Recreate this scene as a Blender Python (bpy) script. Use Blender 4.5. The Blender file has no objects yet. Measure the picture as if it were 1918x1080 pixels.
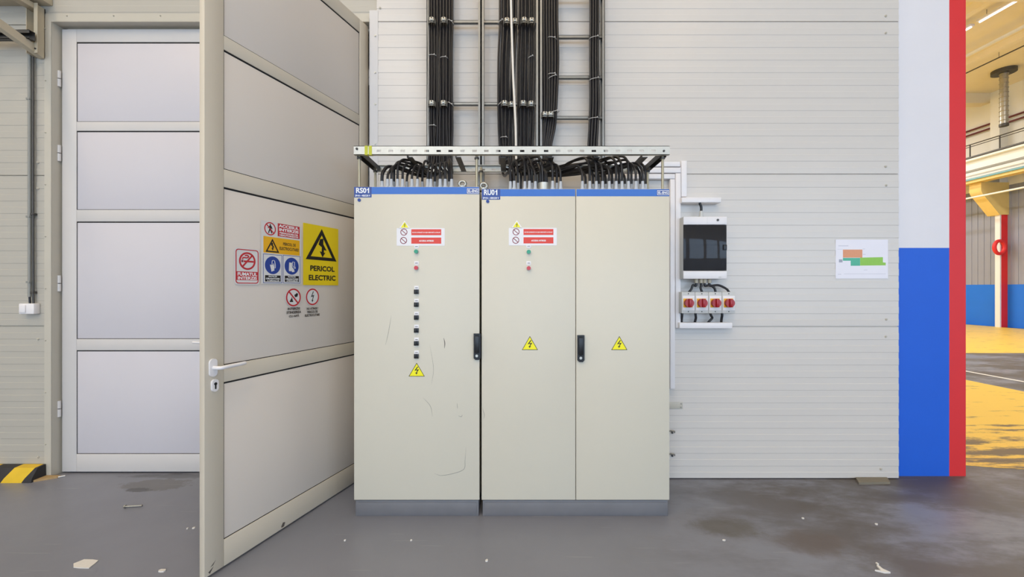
import bpy, bmesh, math, random
from mathutils import Vector, Matrix, geometry
random.seed(7)
S = bpy.context.scene
COL = S.collection
R = math.radians
F, CX, CY, CZ = 775.0, 959.0, 540.0, 1.45        # focal length in px, picture centre, eye height

def PX(px, Y): return (px - CX) / F * Y          # photo column on the plane at depth Y -> world X
def PZ(py, Y): return CZ - (py - CY) / F * Y     # photo row on the plane at depth Y -> world Z

# ------------------------------------------------------------------ materials
def hexc(r, g, b):
    f = lambda c: (c/255/12.92) if c/255 <= .04045 else ((c/255+.055)/1.055)**2.4
    return (f(r), f(g), f(b), 1)

def mat(name, rgb, rough=.5, metal=0, var=.06, scale=6, bump=0, bscale=60, spec=.5, coat=0, stretch=(1,1,1)):
    m = bpy.data.materials.new(name); m.use_nodes = True
    nt = m.node_tree; N = nt.nodes; L = nt.links
    p = N['Principled BSDF']
    p.inputs['Roughness'].default_value = rough
    p.inputs['Metallic'].default_value = metal
    p.inputs['Specular IOR Level'].default_value = spec
    p.inputs['Coat Weight'].default_value = coat
    c = hexc(*rgb)
    geo = N.new('ShaderNodeNewGeometry')
    mp = N.new('ShaderNodeMapping'); mp.inputs['Scale'].default_value = stretch
    L.new(geo.outputs['Position'], mp.inputs['Vector'])
    nz = N.new('ShaderNodeTexNoise'); nz.inputs['Scale'].default_value = scale; nz.inputs['Detail'].default_value = 4
    L.new(mp.outputs['Vector'], nz.inputs['Vector'])
    mx = N.new('ShaderNodeMix'); mx.data_type = 'RGBA'
    mx.inputs['A'].default_value = tuple(x*(1-var) for x in c[:3]) + (1,)
    mx.inputs['B'].default_value = tuple(min(1, x*(1+var)) for x in c[:3]) + (1,)
    L.new(nz.outputs['Fac'], mx.inputs['Factor'])
    L.new(mx.outputs['Result'], p.inputs['Base Color'])
    if bump:
        n2 = N.new('ShaderNodeTexNoise'); n2.inputs['Scale'].default_value = bscale
        L.new(mp.outputs['Vector'], n2.inputs['Vector'])
        b = N.new('ShaderNodeBump'); b.inputs['Strength'].default_value = bump; b.inputs['Distance'].default_value = .002
        L.new(n2.outputs['Fac'], b.inputs['Height']); L.new(b.outputs['Normal'], p.inputs['Normal'])
    return m

def emit(name, rgb, k):
    m = bpy.data.materials.new(name); m.use_nodes = True
    p = m.node_tree.nodes['Principled BSDF']
    p.inputs['Base Color'].default_value = hexc(*rgb)
    p.inputs['Emission Color'].default_value = hexc(*rgb); p.inputs['Emission Strength'].default_value = k
    return m

M = {}
M['wall'] = mat('coated_steel_cladding', (214,208,201), .30, var=.03, scale=1.5)
M['lsteel'] = mat('ladder_steel', (142,142,140), .42, .75, var=.14, scale=25)
M['door_b'] = mat('warm_lit_lacquered_aluminium', (214,203,184), .38, var=.03, scale=2.5)  # copy of the door lacquer, warm dim light on the open leaf coloured in
M['dado'] = mat('hall_blue_paint', (16,112,226), .45, var=.06, scale=2)
M['wall_l'] = mat('darker_steel_cladding', (184,179,168), .36, var=.03, scale=1.5)  # darker, beiger copy of the cladding for the left wall and header
M['panel_b'] = mat('door_panel_sheet_warm_lit', (225,214,202), .42, var=.02, scale=2)  # copy of the panel sheet with warm hall light put into its colour
M['flash'] = mat('steel_flashing', (196,190,176), .4, var=.04)
M['joint'] = mat('joint_shadow_seal', (70,66,62), .8)
M['door'] = mat('white_lacquered_aluminium', (212,208,205), .35, var=.03, scale=2.5)
M['panel'] = mat('door_panel_sheet', (211,207,212), .42, var=.02, scale=2)
M['gasket'] = mat('black_rubber_gasket', (22,22,24), .6)
M['dark'] = mat('black_plastic', (18,18,20), .35)
M['cab'] = mat('light_grey_beige_enamel', (217,210,192), .42, var=.02, scale=2, bump=.15, bscale=350)
M['plinth'] = mat('plinth_grey_enamel', (118,118,122), .4, var=.14, scale=7)
M['blue'] = mat('blue_label_film', (52,110,196), .35, var=.03)
M['navy'] = mat('dark_blue_label_film', (44,74,150), .35, var=.05)
M['white'] = mat('white_plastic', (238,234,234), .35, var=.02)
M['white_ink'] = mat('white_ink', (245,245,245), .5, var=0)
M['greyplastic'] = mat('pale_grey_plastic', (205,204,200), .42, var=.03)
M['sleeve'] = mat('pale_grey_gland', (190,194,200), .4, var=.1)
M['steel'] = mat('galvanised_steel', (178,176,168), .38, .85, var=.16, scale=30)
M['steelw'] = mat('bright_galvanised_strip', (205,202,192), .42, .6, var=.12, scale=18)
M['darksteel'] = mat('dull_dark_steel', (88,86,84), .5, .6, var=.15, scale=20)
M['rod'] = mat('zinc_rod', (186,176,150), .4, .5, var=.08, scale=40)
M['cable'] = mat('black_cable_sheath', (30,28,31), .36, var=.15, scale=10)
M['wcable'] = mat('white_cable_sheath', (236,228,216), .45, var=.03)
M['tie'] = mat('pale_nylon', (196,192,186), .4, var=.05)
M['red'] = mat('sign_red', (196,38,48), .45, var=.04)
M['orangered'] = mat('sign_orange_red', (228,66,48), .45, var=.05)
M['maroon'] = mat('sign_maroon', (140,48,62), .45, var=.04)
M['yellow'] = mat('sign_yellow', (238,208,22), .42, var=.03)
M['lemon'] = mat('sticker_yellow', (250,240,20), .42, var=.02)
M['amber'] = mat('sign_amber', (240,178,18), .42, var=.03)
M['signblue'] = mat('sign_blue', (28,62,150), .42, var=.04)
M['black'] = mat('sign_black', (20,18,22), .5, var=.05)
M['signwhite'] = mat('sign_white', (226,224,222), .45, var=.02)
M['clearfilm'] = mat('film_over_white_door', (222,219,216), .22, var=.02)
M['green_btn'] = mat('green_lens', (24,150,110), .25)
M['red_btn'] = mat('red_lens', (200,30,36), .25)
M['knob'] = mat('red_switch_knob', (168,24,30), .28, var=.06)
M['paper'] = mat('paper', (240,238,246), .7, var=.015)
M['p_orange'] = mat('print_orange', (228,160,124), .7, var=.05, scale=60)
M['p_teal'] = mat('print_teal', (92,186,158), .7, var=.05, scale=60)
M['p_green'] = mat('print_green', (150,204,92), .7, var=.05, scale=60)
M['p_grey'] = mat('print_grey', (170,172,186), .7)
M['wood'] = mat('bare_board', (176,146,100), .7, var=.2, scale=8, stretch=(1,8,1))
M['greywood'] = mat('weathered_board', (128,120,104), .75, var=.2, scale=10, stretch=(1,8,1))
M['curb_y'] = mat('curb_yellow', (226,186,36), .5, var=.12, scale=12)
M['curb_k'] = mat('curb_black', (44,42,44), .6, var=.2, scale=12)
M['p_white'] = mat('pillar_white_paint', (232,229,232), .55, var=.03, scale=3, bump=.25, bscale=40)
M['p_blue'] = mat('pillar_blue_paint', (22,96,214), .5, var=.05, scale=3, bump=.25, bscale=40)
M['p_red'] = mat('pillar_red_paint', (226,46,50), .5, var=.05, scale=3, bump=.25, bscale=40)
M['cream'] = mat('cream_paint', (246,234,206), .6, var=.05, scale=2)
M['creamwall'] = mat('cream_render', (240,238,230), .6, var=.04, scale=1)
M['ochre'] = mat('ochre_paint', (236,206,130), .5, var=.06)
M['sheet'] = mat('grey_profiled_sheet', (146,150,168), .35, var=.08, scale=1.5, stretch=(1,6,.3))
M['pipe_w'] = mat('white_pipe', (240,240,238), .35, var=.02)
M['pipe_b'] = mat('light_blue_pipe', (120,178,200), .35, var=.03)
M['pipe_r'] = mat('maroon_pipe', (104,36,38), .45, var=.05)
M['conduit'] = mat('grey_conduit', (146,146,140), .45, var=.06)
M['bracket'] = mat('beige_bracket_paint', (196,184,160), .45, var=.06)
M['tape'] = mat('yellow_green_tape', (196,196,40), .4, var=.1, scale=60)
M['scuff'] = mat('scuff', (150,146,136), .6, var=.1)
M['darkscuff'] = mat('dark_scuff', (92,84,78), .6, var=.1)
M['debris'] = mat('pale_plaster_chip', (226,222,216), .7, var=.06, scale=40)
M['lamp'] = emit('fluorescent_tube', (255,246,252), 9)

# smoked, see-through cover of the small distribution box
g = bpy.data.materials.new('smoked_polycarbonate'); g.use_nodes = True
p = g.node_tree.nodes['Principled BSDF']
p.inputs['Base Color'].default_value = (.10, .10, .11, 1); p.inputs['Roughness'].default_value = .06
p.inputs['Transmission Weight'].default_value = .75; p.inputs['IOR'].default_value = 1.3
M['smoke'] = g

# floor: glossy grey epoxy with brown traffic stains and some blotches of fixed place
def floor_mat():
    m = bpy.data.materials.new('grey_epoxy_floor'); m.use_nodes = True
    nt = m.node_tree; N = nt.nodes; L = nt.links; p = N['Principled BSDF']
    geo = N.new('ShaderNodeNewGeometry')
    def noise(scale, detail=5, rough=.6, st=None):
        n = N.new('ShaderNodeTexNoise'); n.inputs['Scale'].default_value = scale
        n.inputs['Detail'].default_value = detail; n.inputs['Roughness'].default_value = rough
        if st:
            mp = N.new('ShaderNodeMapping'); mp.inputs['Scale'].default_value = st; mp.inputs['Rotation'].default_value = (0,0,R(28))
            L.new(geo.outputs['Position'], mp.inputs['Vector']); L.new(mp.outputs['Vector'], n.inputs['Vector'])
        else: L.new(geo.outputs['Position'], n.inputs['Vector'])
        return n.outputs['Fac']
    def ramp(v, a, b):
        r = N.new('ShaderNodeMapRange'); r.interpolation_type = 'SMOOTHSTEP'
        r.inputs['From Min'].default_value = a; r.inputs['From Max'].default_value = b
        L.new(v, r.inputs['Value']); return r.outputs['Result']
    def mth(op, a, b=None):
        n = N.new('ShaderNodeMath'); n.operation = op
        for i, v in enumerate((a, b)):
            if v is None: continue
            if isinstance(v, (int, float)): n.inputs[i].default_value = v
            else: L.new(v, n.inputs[i])
        return n.outputs[0]
    def mix(fac, a, b):
        n = N.new('ShaderNodeMix'); n.data_type = 'RGBA'
        L.new(fac, n.inputs['Factor'])
        for k, v in (('A', a), ('B', b)):
            if isinstance(v, tuple): n.inputs[k].default_value = v
            else: L.new(v, n.inputs[k])
        return n.outputs['Result']
    sep = N.new('ShaderNodeSeparateXYZ'); L.new(geo.outputs['Position'], sep.inputs[0])
    X = sep.outputs['X']
    base = mix(noise(1.3), hexc(118,120,130), hexc(136,138,148))
    # traffic dirt of the right-hand part of the floor
    dirt = mth('MULTIPLY', ramp(noise(.9, 6, .65, (1, 2.2, 1)), .36, .58), ramp(mth('ADD', X, mth('MULTIPLY', noise(1.5), 1.4)), 1.1, 2.9))
    base = mix(mth('MULTIPLY', dirt, .9), base, hexc(86,78,71))
    def blob(cx, cy, rx, ry, k, col, base, edge=.5, sc=6):
        mp = N.new('ShaderNodeMapping'); mp.vector_type = 'POINT'
        mp.inputs['Location'].default_value = (-cx/rx, -cy/ry, 0); mp.inputs['Scale'].default_value = (1/rx, 1/ry, 0)
        L.new(geo.outputs['Position'], mp.inputs['Vector'])
        ln = N.new('ShaderNodeVectorMath'); ln.operation = 'LENGTH'; L.new(mp.outputs['Vector'], ln.inputs[0])
        d = mth('ADD', ln.outputs['Value'], mth('MULTIPLY', mth('SUBTRACT', noise(sc, 5, .7), .5), 1.6))
        f = mth('MULTIPLY', mth('SUBTRACT', 1.0, ramp(d, 1-edge, 1.0)), k)
        return mix(f, base, col)
    base = blob(1.30, 2.52, .24, .13, .75, hexc(92,86,76), base, .6)
    base = blob(1.72, 2.36, .30, .16, .7, hexc(96,84,76), base, .7)
    base = blob(2.9, 2.9, .4, .14, .6, hexc(84,80,84), base, .8)
    base = blob(-2.63, 3.06, .26, .10, .65, hexc(96,92,88), base, .2, 9)
    base = blob(-2.70, 2.98, .10, .035, .8, hexc(72,70,70), base, .3, 12)
    base = blob(-2.55, 3.2, .5, .05, .6, hexc(74,72,74), base, .5, 9)
    # thin pale scratches
    sc = ramp(noise(9, 2, .4, (.25, 9, 1)), .71, .74)
    base = mix(mth('MULTIPLY', sc, .18), base, hexc(196,196,196))
    L.new(base, p.inputs['Base Color'])
    rg = N.new('ShaderNodeMapRange'); rg.inputs['To Min'].default_value = .20; rg.inputs['To Max'].default_value = .52
    L.new(mth('ADD', noise(2.2, 6), mth('MULTIPLY', dirt, .9)), rg.inputs['Value'])
    L.new(rg.outputs['Result'], p.inputs['Roughness'])
    b = N.new('ShaderNodeBump'); b.inputs['Strength'].default_value = .12; b.inputs['Distance'].default_value = .004
    L.new(noise(14, 3), b.inputs['Height']); L.new(b.outputs['Normal'], p.inputs['Normal'])
    return m
M['floor'] = floor_mat()

def worn_paint(name, rgb):
    m = bpy.data.materials.new(name); m.use_nodes = True
    nt = m.node_tree; N = nt.nodes; L = nt.links; p = N['Principled BSDF']
    geo = N.new('ShaderNodeNewGeometry')
    mp = N.new('ShaderNodeMapping'); mp.inputs['Scale'].default_value = (.7, 3.2, 1); mp.inputs['Rotation'].default_value = (0,0,R(10))
    L.new(geo.outputs['Position'], mp.inputs['Vector'])
    n = N.new('ShaderNodeTexNoise'); n.inputs['Scale'].default_value = 2.2; n.inputs['Detail'].default_value = 8; n.inputs['Roughness'].default_value = .7
    L.new(mp.outputs['Vector'], n.inputs['Vector'])
    sep = N.new('ShaderNodeSeparateXYZ'); L.new(geo.outputs['Position'], sep.inputs[0])
    # more wear along the near edge of the painted field
    e = N.new('ShaderNodeMapRange'); e.inputs['From Min'].default_value = 3.3; e.inputs['From Max'].default_value = 4.6
    e.inputs['To Min'].default_value = .18; e.inputs['To Max'].default_value = 0
    L.new(sep.outputs['Y'], e.inputs['Value'])
    ad = N.new('ShaderNodeMath'); ad.operation = 'ADD'; L.new(n.outputs['Fac'], ad.inputs[0]); L.new(e.outputs['Result'], ad.inputs[1])
    r = N.new('ShaderNodeMapRange'); r.inputs['From Min'].default_value = .57; r.inputs['From Max'].default_value = .66
    L.new(ad.outputs[0], r.inputs['Value'])
    mx = N.new('ShaderNodeMix'); mx.data_type = 'RGBA'
    mx.inputs['A'].default_value = hexc(*rgb); mx.inputs['B'].default_value = hexc(112,94,66)
    L.new(r.outputs['Result'], mx.inputs['Factor']); L.new(mx.outputs['Result'], p.inputs['Base Color'])
    p.inputs['Roughness'].default_value = .4
    return m
M['yfloor'] = worn_paint('worn_yellow_floor_paint', (240,198,74))

# ------------------------------------------------------------------ mesh building
def FRONT(Y): return Matrix(((1,0,0,0),(0,0,-1,Y),(0,1,0,0),(0,0,0,1)))   # local x right, y up, z towards the viewer

class MB:
    def __init__(s): s.v = []; s.f = []; s.mi = []; s.mats = []
    def _m(s, m):
        if m not in s.mats: s.mats.append(m)
        return s.mats.index(m)
    def add(s, vs, fs, m, T=None):
        o = len(s.v); k = s._m(m)
        s.v += [(T @ Vector(v) if T is not None else Vector(v)) for v in vs]
        for f in fs: s.f.append([i+o for i in f]); s.mi.append(k)
    def box(s, x0, x1, y0, y1, z0, z1, m, bev=0, T=None, seg=2):
        if bev:
            b = bmesh.new(); bmesh.ops.create_cube(b, size=1)
            for v in b.verts: v.co = Vector(((x0+x1)/2+v.co.x*(x1-x0), (y0+y1)/2+v.co.y*(y1-y0), (z0+z1)/2+v.co.z*(z1-z0)))
            bmesh.ops.bevel(b, geom=b.edges[:]+b.verts[:], offset=bev, segments=seg, affect='EDGES', profile=.5)
            b.verts.index_update()
            s.add([v.co.copy() for v in b.verts], [[v.index for v in f.verts] for f in b.faces], m, T); b.free()
        else:
            vs = [(x,y,z) for z in (z0,z1) for y in (y0,y1) for x in (x0,x1)]
            s.add(vs, [(0,2,3,1),(4,5,7,6),(0,1,5,4),(2,6,7,3),(0,4,6,2),(1,3,7,5)], m, T)
        return s
    def poly(s, pts, z0, z1, m, T=None):          # extruded outline, any (simple) polygon in local x-y
        a = sum(pts[i][0]*pts[(i+1)%len(pts)][1]-pts[(i+1)%len(pts)][0]*pts[i][1] for i in range(len(pts)))
        if a < 0: pts = pts[::-1]
        n = len(pts)
        vs = [(x,y,z0) for x,y in pts] + [(x,y,z1) for x,y in pts]
        tr = geometry.tessellate_polygon([[Vector((x,y,0)) for x,y in pts]])
        fs = []
        for t in tr:
            ax = (pts[t[1]][0]-pts[t[0]][0])*(pts[t[2]][1]-pts[t[0]][1])-(pts[t[1]][1]-pts[t[0]][1])*(pts[t[2]][0]-pts[t[0]][0])
            t = t if ax > 0 else t[::-1]
            fs.append([i+n for i in t]); fs.append(list(t[::-1]))
        fs += [(i,(i+1)%n,(i+1)%n+n,i+n) for i in range(n)]
        s.add(vs, fs, m, T); return s
    def ring(s, cx, cy, rx, ry, w, z0, z1, m, T=None, n=40):   # flat annulus
        vs = []
        for z in (z0, z1):
            for k in (1, 0):
                for i in range(n):
                    a = 2*math.pi*i/n
                    vs.append((cx+(rx-w*(1-k))*math.cos(a), cy+(ry-w*(1-k))*math.sin(a), z))
        fs = []
        for i in range(n):
            j = (i+1)%n
            fs += [(2*n+i,2*n+j,3*n+j,3*n+i),(j,i,n+i,n+j),(i,j,2*n+j,2*n+i),(n+j,n+i,3*n+i,3*n+j)]
        s.add(vs, fs, m, T); return s
    def disc(s, cx, cy, r, z0, z1, m, T=None, n=32, ry=None):
        ry = ry or r
        return s.poly([(cx+r*math.cos(2*math.pi*i/n), cy+ry*math.sin(2*math.pi*i/n)) for i in range(n)], z0, z1, m, T)
    def cyl(s, p0, p1, r, m, n=16, r1=None):
        return s.tube([p0, p1], r, m, n, r1)
    def tube(s, pts, r, m, n=8, r1=None, closed=False):
        pts = [Vector(p) for p in pts]; k = len(pts); vs = []; fs = []
        up = None
        for i, p in enumerate(pts):
            if closed: d = pts[(i+1)%k]-pts[i-1]
            else: d = pts[min(i+1,k-1)]-pts[max(i-1,0)]
            d.normalize()
            if up is None: up = d.orthogonal().normalized()
            up = (up - d*up.dot(d))
            up = up.normalized() if up.length > 1e-6 else d.orthogonal().normalized()
            w = d.cross(up)
            rr = r if r1 is None else r+(r1-r)*i/(k-1)
            for j in range(n):
                a = 2*math.pi*j/n
                vs.append(p+up*(rr*math.cos(a))+w*(rr*math.sin(a)))
        for i in range(k if closed else k-1):
            q = (i+1)%k
            for j in range(n): fs.append((i*n+j, i*n+(j+1)%n, q*n+(j+1)%n, q*n+j))
        if not closed:
            fs.append(list(range(n))[::-1]); fs.append([(k-1)*n+j for j in range(n)])
        s.add(vs, fs, m); return s
    def build(s, name, parent=None, smooth=True):
        me = bpy.data.meshes.new(name)
        if parent is not None: O = WLOC[parent.name]
        else:
            lo = [min(v[i] for v in s.v) for i in range(3)]; hi = [max(v[i] for v in s.v) for i in range(3)]
            O = Vector(((lo[0]+hi[0])/2, (lo[1]+hi[1])/2, lo[2]))
        me.from_pydata([tuple(v-O) for v in s.v], [], s.f)
        for m in s.mats: me.materials.append(m)
        me.polygons.foreach_set('material_index', s.mi)
        if smooth:
            me.polygons.foreach_set('use_smooth', [True]*len(me.polygons))
            me.set_sharp_from_angle(angle=R(38))
        me.update()
        o = bpy.data.objects.new(name, me); COL.objects.link(o)
        if parent is not None: o.parent = parent; WLOC[o.name] = O
        else: o.location = O; WLOC[o.name] = O.copy()
        return o

WLOC = {}
def thing(name, loc, label=None, cat=None, group=None, kind=None):
    o = bpy.data.objects.new(name, None); o.empty_display_size = .1; COL.objects.link(o)
    o.location = loc; WLOC[o.name] = Vector(loc)
    tag(o, label, cat, group, kind); return o
def tag(o, label=None, cat=None, group=None, kind=None):
    for k, v in (('label', label), ('category', cat), ('group', group), ('kind', kind)):
        if v: o[k] = v
    return o
def struct(mb, name, smooth=True): return tag(mb.build(name, None, smooth), kind='structure')

_tc = {}
def text_geo(s, bold=.0):
    key = (s, bold)
    if key in _tc: return _tc[key]
    cu = bpy.data.curves.new('t', 'FONT'); cu.body = s; cu.size = 1; cu.offset = bold; cu.resolution_u = 3; cu.fill_mode = 'FRONT'
    ob = bpy.data.objects.new('t', cu); COL.objects.link(ob)
    me = bpy.data.meshes.new_from_object(ob.evaluated_get(bpy.context.evaluated_depsgraph_get()))
    vs = [v.co.copy() for v in me.vertices]; fs = [list(p.vertices) for p in me.polygons]
    bpy.data.objects.remove(ob); bpy.data.curves.remove(cu); bpy.data.meshes.remove(me)
    _tc[key] = (vs, fs); return vs, fs
def text(mb, s, x0, x1, y0, y1, z, m, T, bold=.02):     # lettering fitted to a rectangle
    if len(s) > 1 and s.endswith('01'):
        xs = x0+(x1-x0)*.83; w = x1-xs; h = y1-y0
        text(mb, s[:-1], x0, x0+(x1-x0)*.79, y0, y1, z, m, T, bold)
        mb.add([(xs+w*u, y0+h*v, z) for u, v in ((.5,0),(1,0),(1,1),(.62,1),(.5,.80),(.0,.66),(.0,.50),(.5,.62))], [(0,1,2,3,4,7),(4,5,6,7)], m, T); return
    vs, fs = text_geo(s, bold)
    if not vs: return
    a0 = min(v.x for v in vs); a1 = max(v.x for v in vs); b0 = min(v.y for v in vs); b1 = max(v.y for v in vs)
    kx = (x1-x0)/(a1-a0); ky = (y1-y0)/(b1-b0)
    mb.add([(x0+(v.x-a0)*kx, y0+(v.y-b0)*ky, z) for v in vs], fs, m, T)

def spline(P, n=8):
    P = [Vector(p) for p in P]; out = []
    for i in range(len(P)-1):
        a = P[i-1] if i else P[0]*2-P[1]; b = P[i]; c = P[i+1]; d = P[i+2] if i+2 < len(P) else P[-1]*2-P[-2]
        t1 = (c-a)*.5; t2 = (d-b)*.5
        # damp tangents on short spans to keep bends tidy
        L = (c-b).length
        if t1.length > L: t1 *= L/t1.length
        if t2.length > L: t2 *= L/t2.length
        for j in range(n):
            t = j/n
            out.append(b*(2*t**3-3*t*t+1)+t1*(t**3-2*t*t+t)+c*(-2*t**3+3*t*t)+t2*(t**3-t*t))
    out.append(P[-1]); return out

# ------------------------------------------------------------------ the setting
WY, WL = 3.15, 3.19           # front of the right and of the left wall cladding
CEIL = 9.0
b = MB(); b.box(-9, 19, -10, 34, -.3, 0, M['floor']); struct(b, 'floor')
# painted fields on the hall floor
b = MB(); b.poly([(3.62,3.42),(4.05,3.32),(7.2,3.36),(7.2,9.0),(3.3,9.0)], 0, .002, M['yfloor']); struct(b, 'floor_marking_near')
b = MB(); b.box(3.3, 18.3, 9.3, 33, 0, .002, M['yfloor']); struct(b, 'floor_marking_far')
b = MB(); b.box(7.93, 8.0, 3.4, 9.25, 0, .002, M['debris']); struct(b, 'floor_marking_line')

def cladding(mb, x0, x1, yf, z0, z1, m='wall', thick=.1):
    """micro-ribbed sandwich panels, 1.16 m high courses, solid, front face at yf"""
    mod = 1.16; per = mod/12
    prof = []                                    # (z, depth behind yf)
    n0 = math.floor(z0/mod+1e-6); n1 = math.ceil(z1/mod-1e-6)
    for n in range(n0, n1):
        base = n*mod
        prof += [(base, .014), (base+.004, .014), (base+.0045, .001)]
        for k in range(12):
            a = base+.0045+k*(mod-.0045-.002)/12; h = (mod-.0045-.002)/24
            prof += [(a+h-.0011, .0), (a+h+.0011, .0019), (a+2*h-.0032, .0019), (a+2*h, .0)]
        prof.append((base+mod-.0005, .001))
    pr = [p for p in prof if z0 <= p[0] <= z1]
    pr = [(z0, .001)] + pr + [(z1, .001)]
    vs = []; fs = []
    for z, d in pr: vs += [(x0, yf+d, z), (x1, yf+d, z)]
    n = len(pr)
    for i in range(n-1): fs.append((2*i, 2*i+1, 2*i+3, 2*i+2))
    k = len(vs); vs += [(x0,yf+thick,z0),(x1,yf+thick,z0),(x0,yf+thick,z1),(x1,yf+thick,z1)]
    fs += [(k+1,k,k+2,k+3), (1,0,k,k+1), (2*n-2,2*n-1,k+3,k+2)]
    fs.append([k]+[2*i for i in range(n)]+[k+2])
    fs.append(([k+1]+[2*i+1 for i in range(n)]+[k+3])[::-1])
    mb.add(vs, fs, M[m])

def screw(mb, x, y, z, r=.009, m=None):
    T = FRONT(y) @ Matrix.Translation((x, z, 0))
    mb.disc(0, 0, r, 0, .004, m or M['flash'], T, 10); mb.disc(0, 0, r*.55, .004, .008, m or M['flash'], T, 6)

JL = -3.548; JR = -1.085; DT = 3.505
b = MB(); cladding(b, -8, JL-.002, WL, 0, CEIL, 'wall_l'); wl = struct(b, 'wall_left', False)
b = MB()
for z in (3.385, 3.60, 2.42, 2.22, 1.26, 1.06, .15, 4.74):
    screw(b, -3.655, WL, z)
b.build('screw_heads', wl)
b = MB(); cladding(b, JL-.002, -1.03, WL, DT, CEIL, 'wall_l'); struct(b, 'wall_above_doors', False)
b = MB(); cladding(b, -1.03, 2.945, WY, .008, CEIL); wr = struct(b, 'wall_right', False)
b = MB()
for px, py in ((1659,30),(1659,62),(1659,312),(1660,347),(1660,598),(1659,630),(1650,878),(712,15)):
    screw(b, PX(px, WY), WY, PZ(py, WY))
b.build('screw_heads', wr)

# flashings round the door opening
b = MB()
b.box(JL-.055, JL, WL-.0025, WL, 0, DT+.06, M['flash']); b.box(JL-.002, JL+.001, WL-.0025, WL+.085, 0, DT, M['flash'])
for i in range(9): screw(b, JL-.045, WL-.0025, .25+i*.4, .005)
struct(b, 'trim_1')
b = MB()
b.box(JL, JR+.03, WL-.0025, WL, DT, DT+.06, M['flash']); b.box(JL, JR, WL-.0025, WL+.085, DT-.002, DT+.001, M['flash'])
for i in range(7): screw(b, JL+.12+i*.36, WL-.0025, DT+.045, .006)
struct(b, 'trim_2')
b = MB()
b.box(JR, JR+.065, WY-.003, WY, 0, DT+.06, M['door']); b.box(JR-.001, JR+.002, WY-.003, WL+.085, 0, DT, M['door'])
for z in (3.37, 3.09, 2.85, 2.55, 2.2, 1.7): screw(b, JR+.045, WY-.003, z, .008, M['steelw'])
struct(b, 'trim_3')
# steel door frame behind the flashing, and the room beyond the opening
b = MB()
b.box(JL, JL+.03, WL+.10, WL+.14, 0, DT, M['flash']); b.box(JR-.03, JR, WL+.045, WL+.12, 0, DT, M['gasket']); b.box(JL+.03, JR-.03, WL+.085, WL+.12, DT-.02, DT, M['flash'])
struct(b, 'door_frame')
b = MB(); b.box(-8, 2.9, 7.4, 7.5, 0, CEIL, M['creamwall']); struct(b, 'wall_inner')
b = MB(); b.box(2.96, 3.06, 3.8, 34, 0, CEIL, M['creamwall']); struct(b, 'wall_partition')

# painted concrete pillar
PY = 3.2
xa, xb, xc = PX(1673.5, PY), PX(1778, PY), PX(1809, PY)
zt = PZ(464, PY)
b = MB()
b.box(xa, xb, PY, PY+.6, 0, zt, M['p_blue']); b.box(xa, xb, PY, PY+.6, zt, CEIL, M['p_white']); b.box(xb, xc, PY, PY+.6, 0, CEIL, M['p_red'])
tag(struct(b, 'pillar'), 'square pillar painted white over blue with a red stripe', 'pillar')

# ------------------------------------------------------------------ doors
RAILS = [(.15,.965),(1.053,1.976),(2.068,2.688),(2.76,3.385)]
ZB, ZTOP = .012, 3.485
def leaf(root, T, L, st0, st1, hinge_right, pm='panel', fm='door'):
    """leaf in local frame: x along the leaf from its left edge as seen, y up, z out of the visible face"""
    th = .036
    b = MB()
    b.box(0, st0, ZB, ZTOP, -th, 0, M[fm], .0025, T); b.box(L-st1, L, ZB, ZTOP, -th, 0, M[fm], .0025, T)
    ys = [ZB]+[v for r in RAILS for v in r]+[ZTOP]
    for i in range(0, len(ys), 2): b.box(st0+.0006, L-st1-.0006, ys[i], ys[i+1], -th, -.0004, M[fm], .0015, T)
    b.build('leaf_frame', root)
    for z0, z1 in RAILS:
        b = MB()
        b.box(st0, L-st1, z1-.009, z1, -.014, -.0045, M['gasket'], 0, T); b.box(st0, L-st1, z0, z0+.004, -.014, -.0045, M['gasket'], 0, T)
        b.box(st0, st0+.004, z0, z1, -.014, -.0045, M['gasket'], 0, T); b.box(L-st1-.004, L-st1, z0, z1, -.014, -.0045, M['gasket'], 0, T)
        b.build('gasket', root)
        b = MB(); b.box(st0+.0042, L-st1-.0042, z0+.0042, z1-.0095, -th+.004, -.005, M[pm], .0008, T)
        b.build('panel', root)
    hx = L+.008 if hinge_right else -.008
    for z in (3.09, 2.508, 1.49, .51):
        b = MB()
        for a, c in ((z-.062, z-.003), (z+.003, z+.062)):
            b.cyl(T @ Vector((hx, a, .012)), T @ Vector((hx, c, .012)), .0115, M['door'], 14)
        b.cyl(T @ Vector((hx, z-.06, .012)), T @ Vector((hx, z+.06, .012)), .007, M['dark'], 8)
        b.build('hinge', root)

def lever(root, T, x, z, sgn, ln=1.0):
    h = MB()
    h.poly([(x+.019*math.cos(a)*1, z+.026*(1 if math.sin(a) > 0 else -1)+.019*math.sin(a)) for a in [2*math.pi*i/24 for i in range(24)]], 0, .01, M['white'], T)
    o = h.build('handle_plate', root)
    h = MB()
    P = [T @ Vector(q) for q in ((x,z,.008),(x,z,.035),(x+sgn*.008,z,.052),(x+sgn*.03,z+.002,.058),(x+sgn*.12*ln,z+.004,.056),(x+sgn*.135*ln,z+.004,.052))]
    h.tube(spline(P, 6), .0095, M['white'], 12); h.build('lever', root)

# closed leaf
DY = WL+.06
xl = JL+.013; xr = -2.345
d1 = thing('door_1', ((xl+xr)/2, DY, 0), 'closed white metal door leaf with four flat panels', 'door', None, 'structure')
T1 = FRONT(DY) @ Matrix.Translation((xl, 0, 0))
leaf(d1, T1, xr-xl, .113, .105, False)
lever(d1, T1, xr-xl-.035, 1.03, -1, .62)
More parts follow.
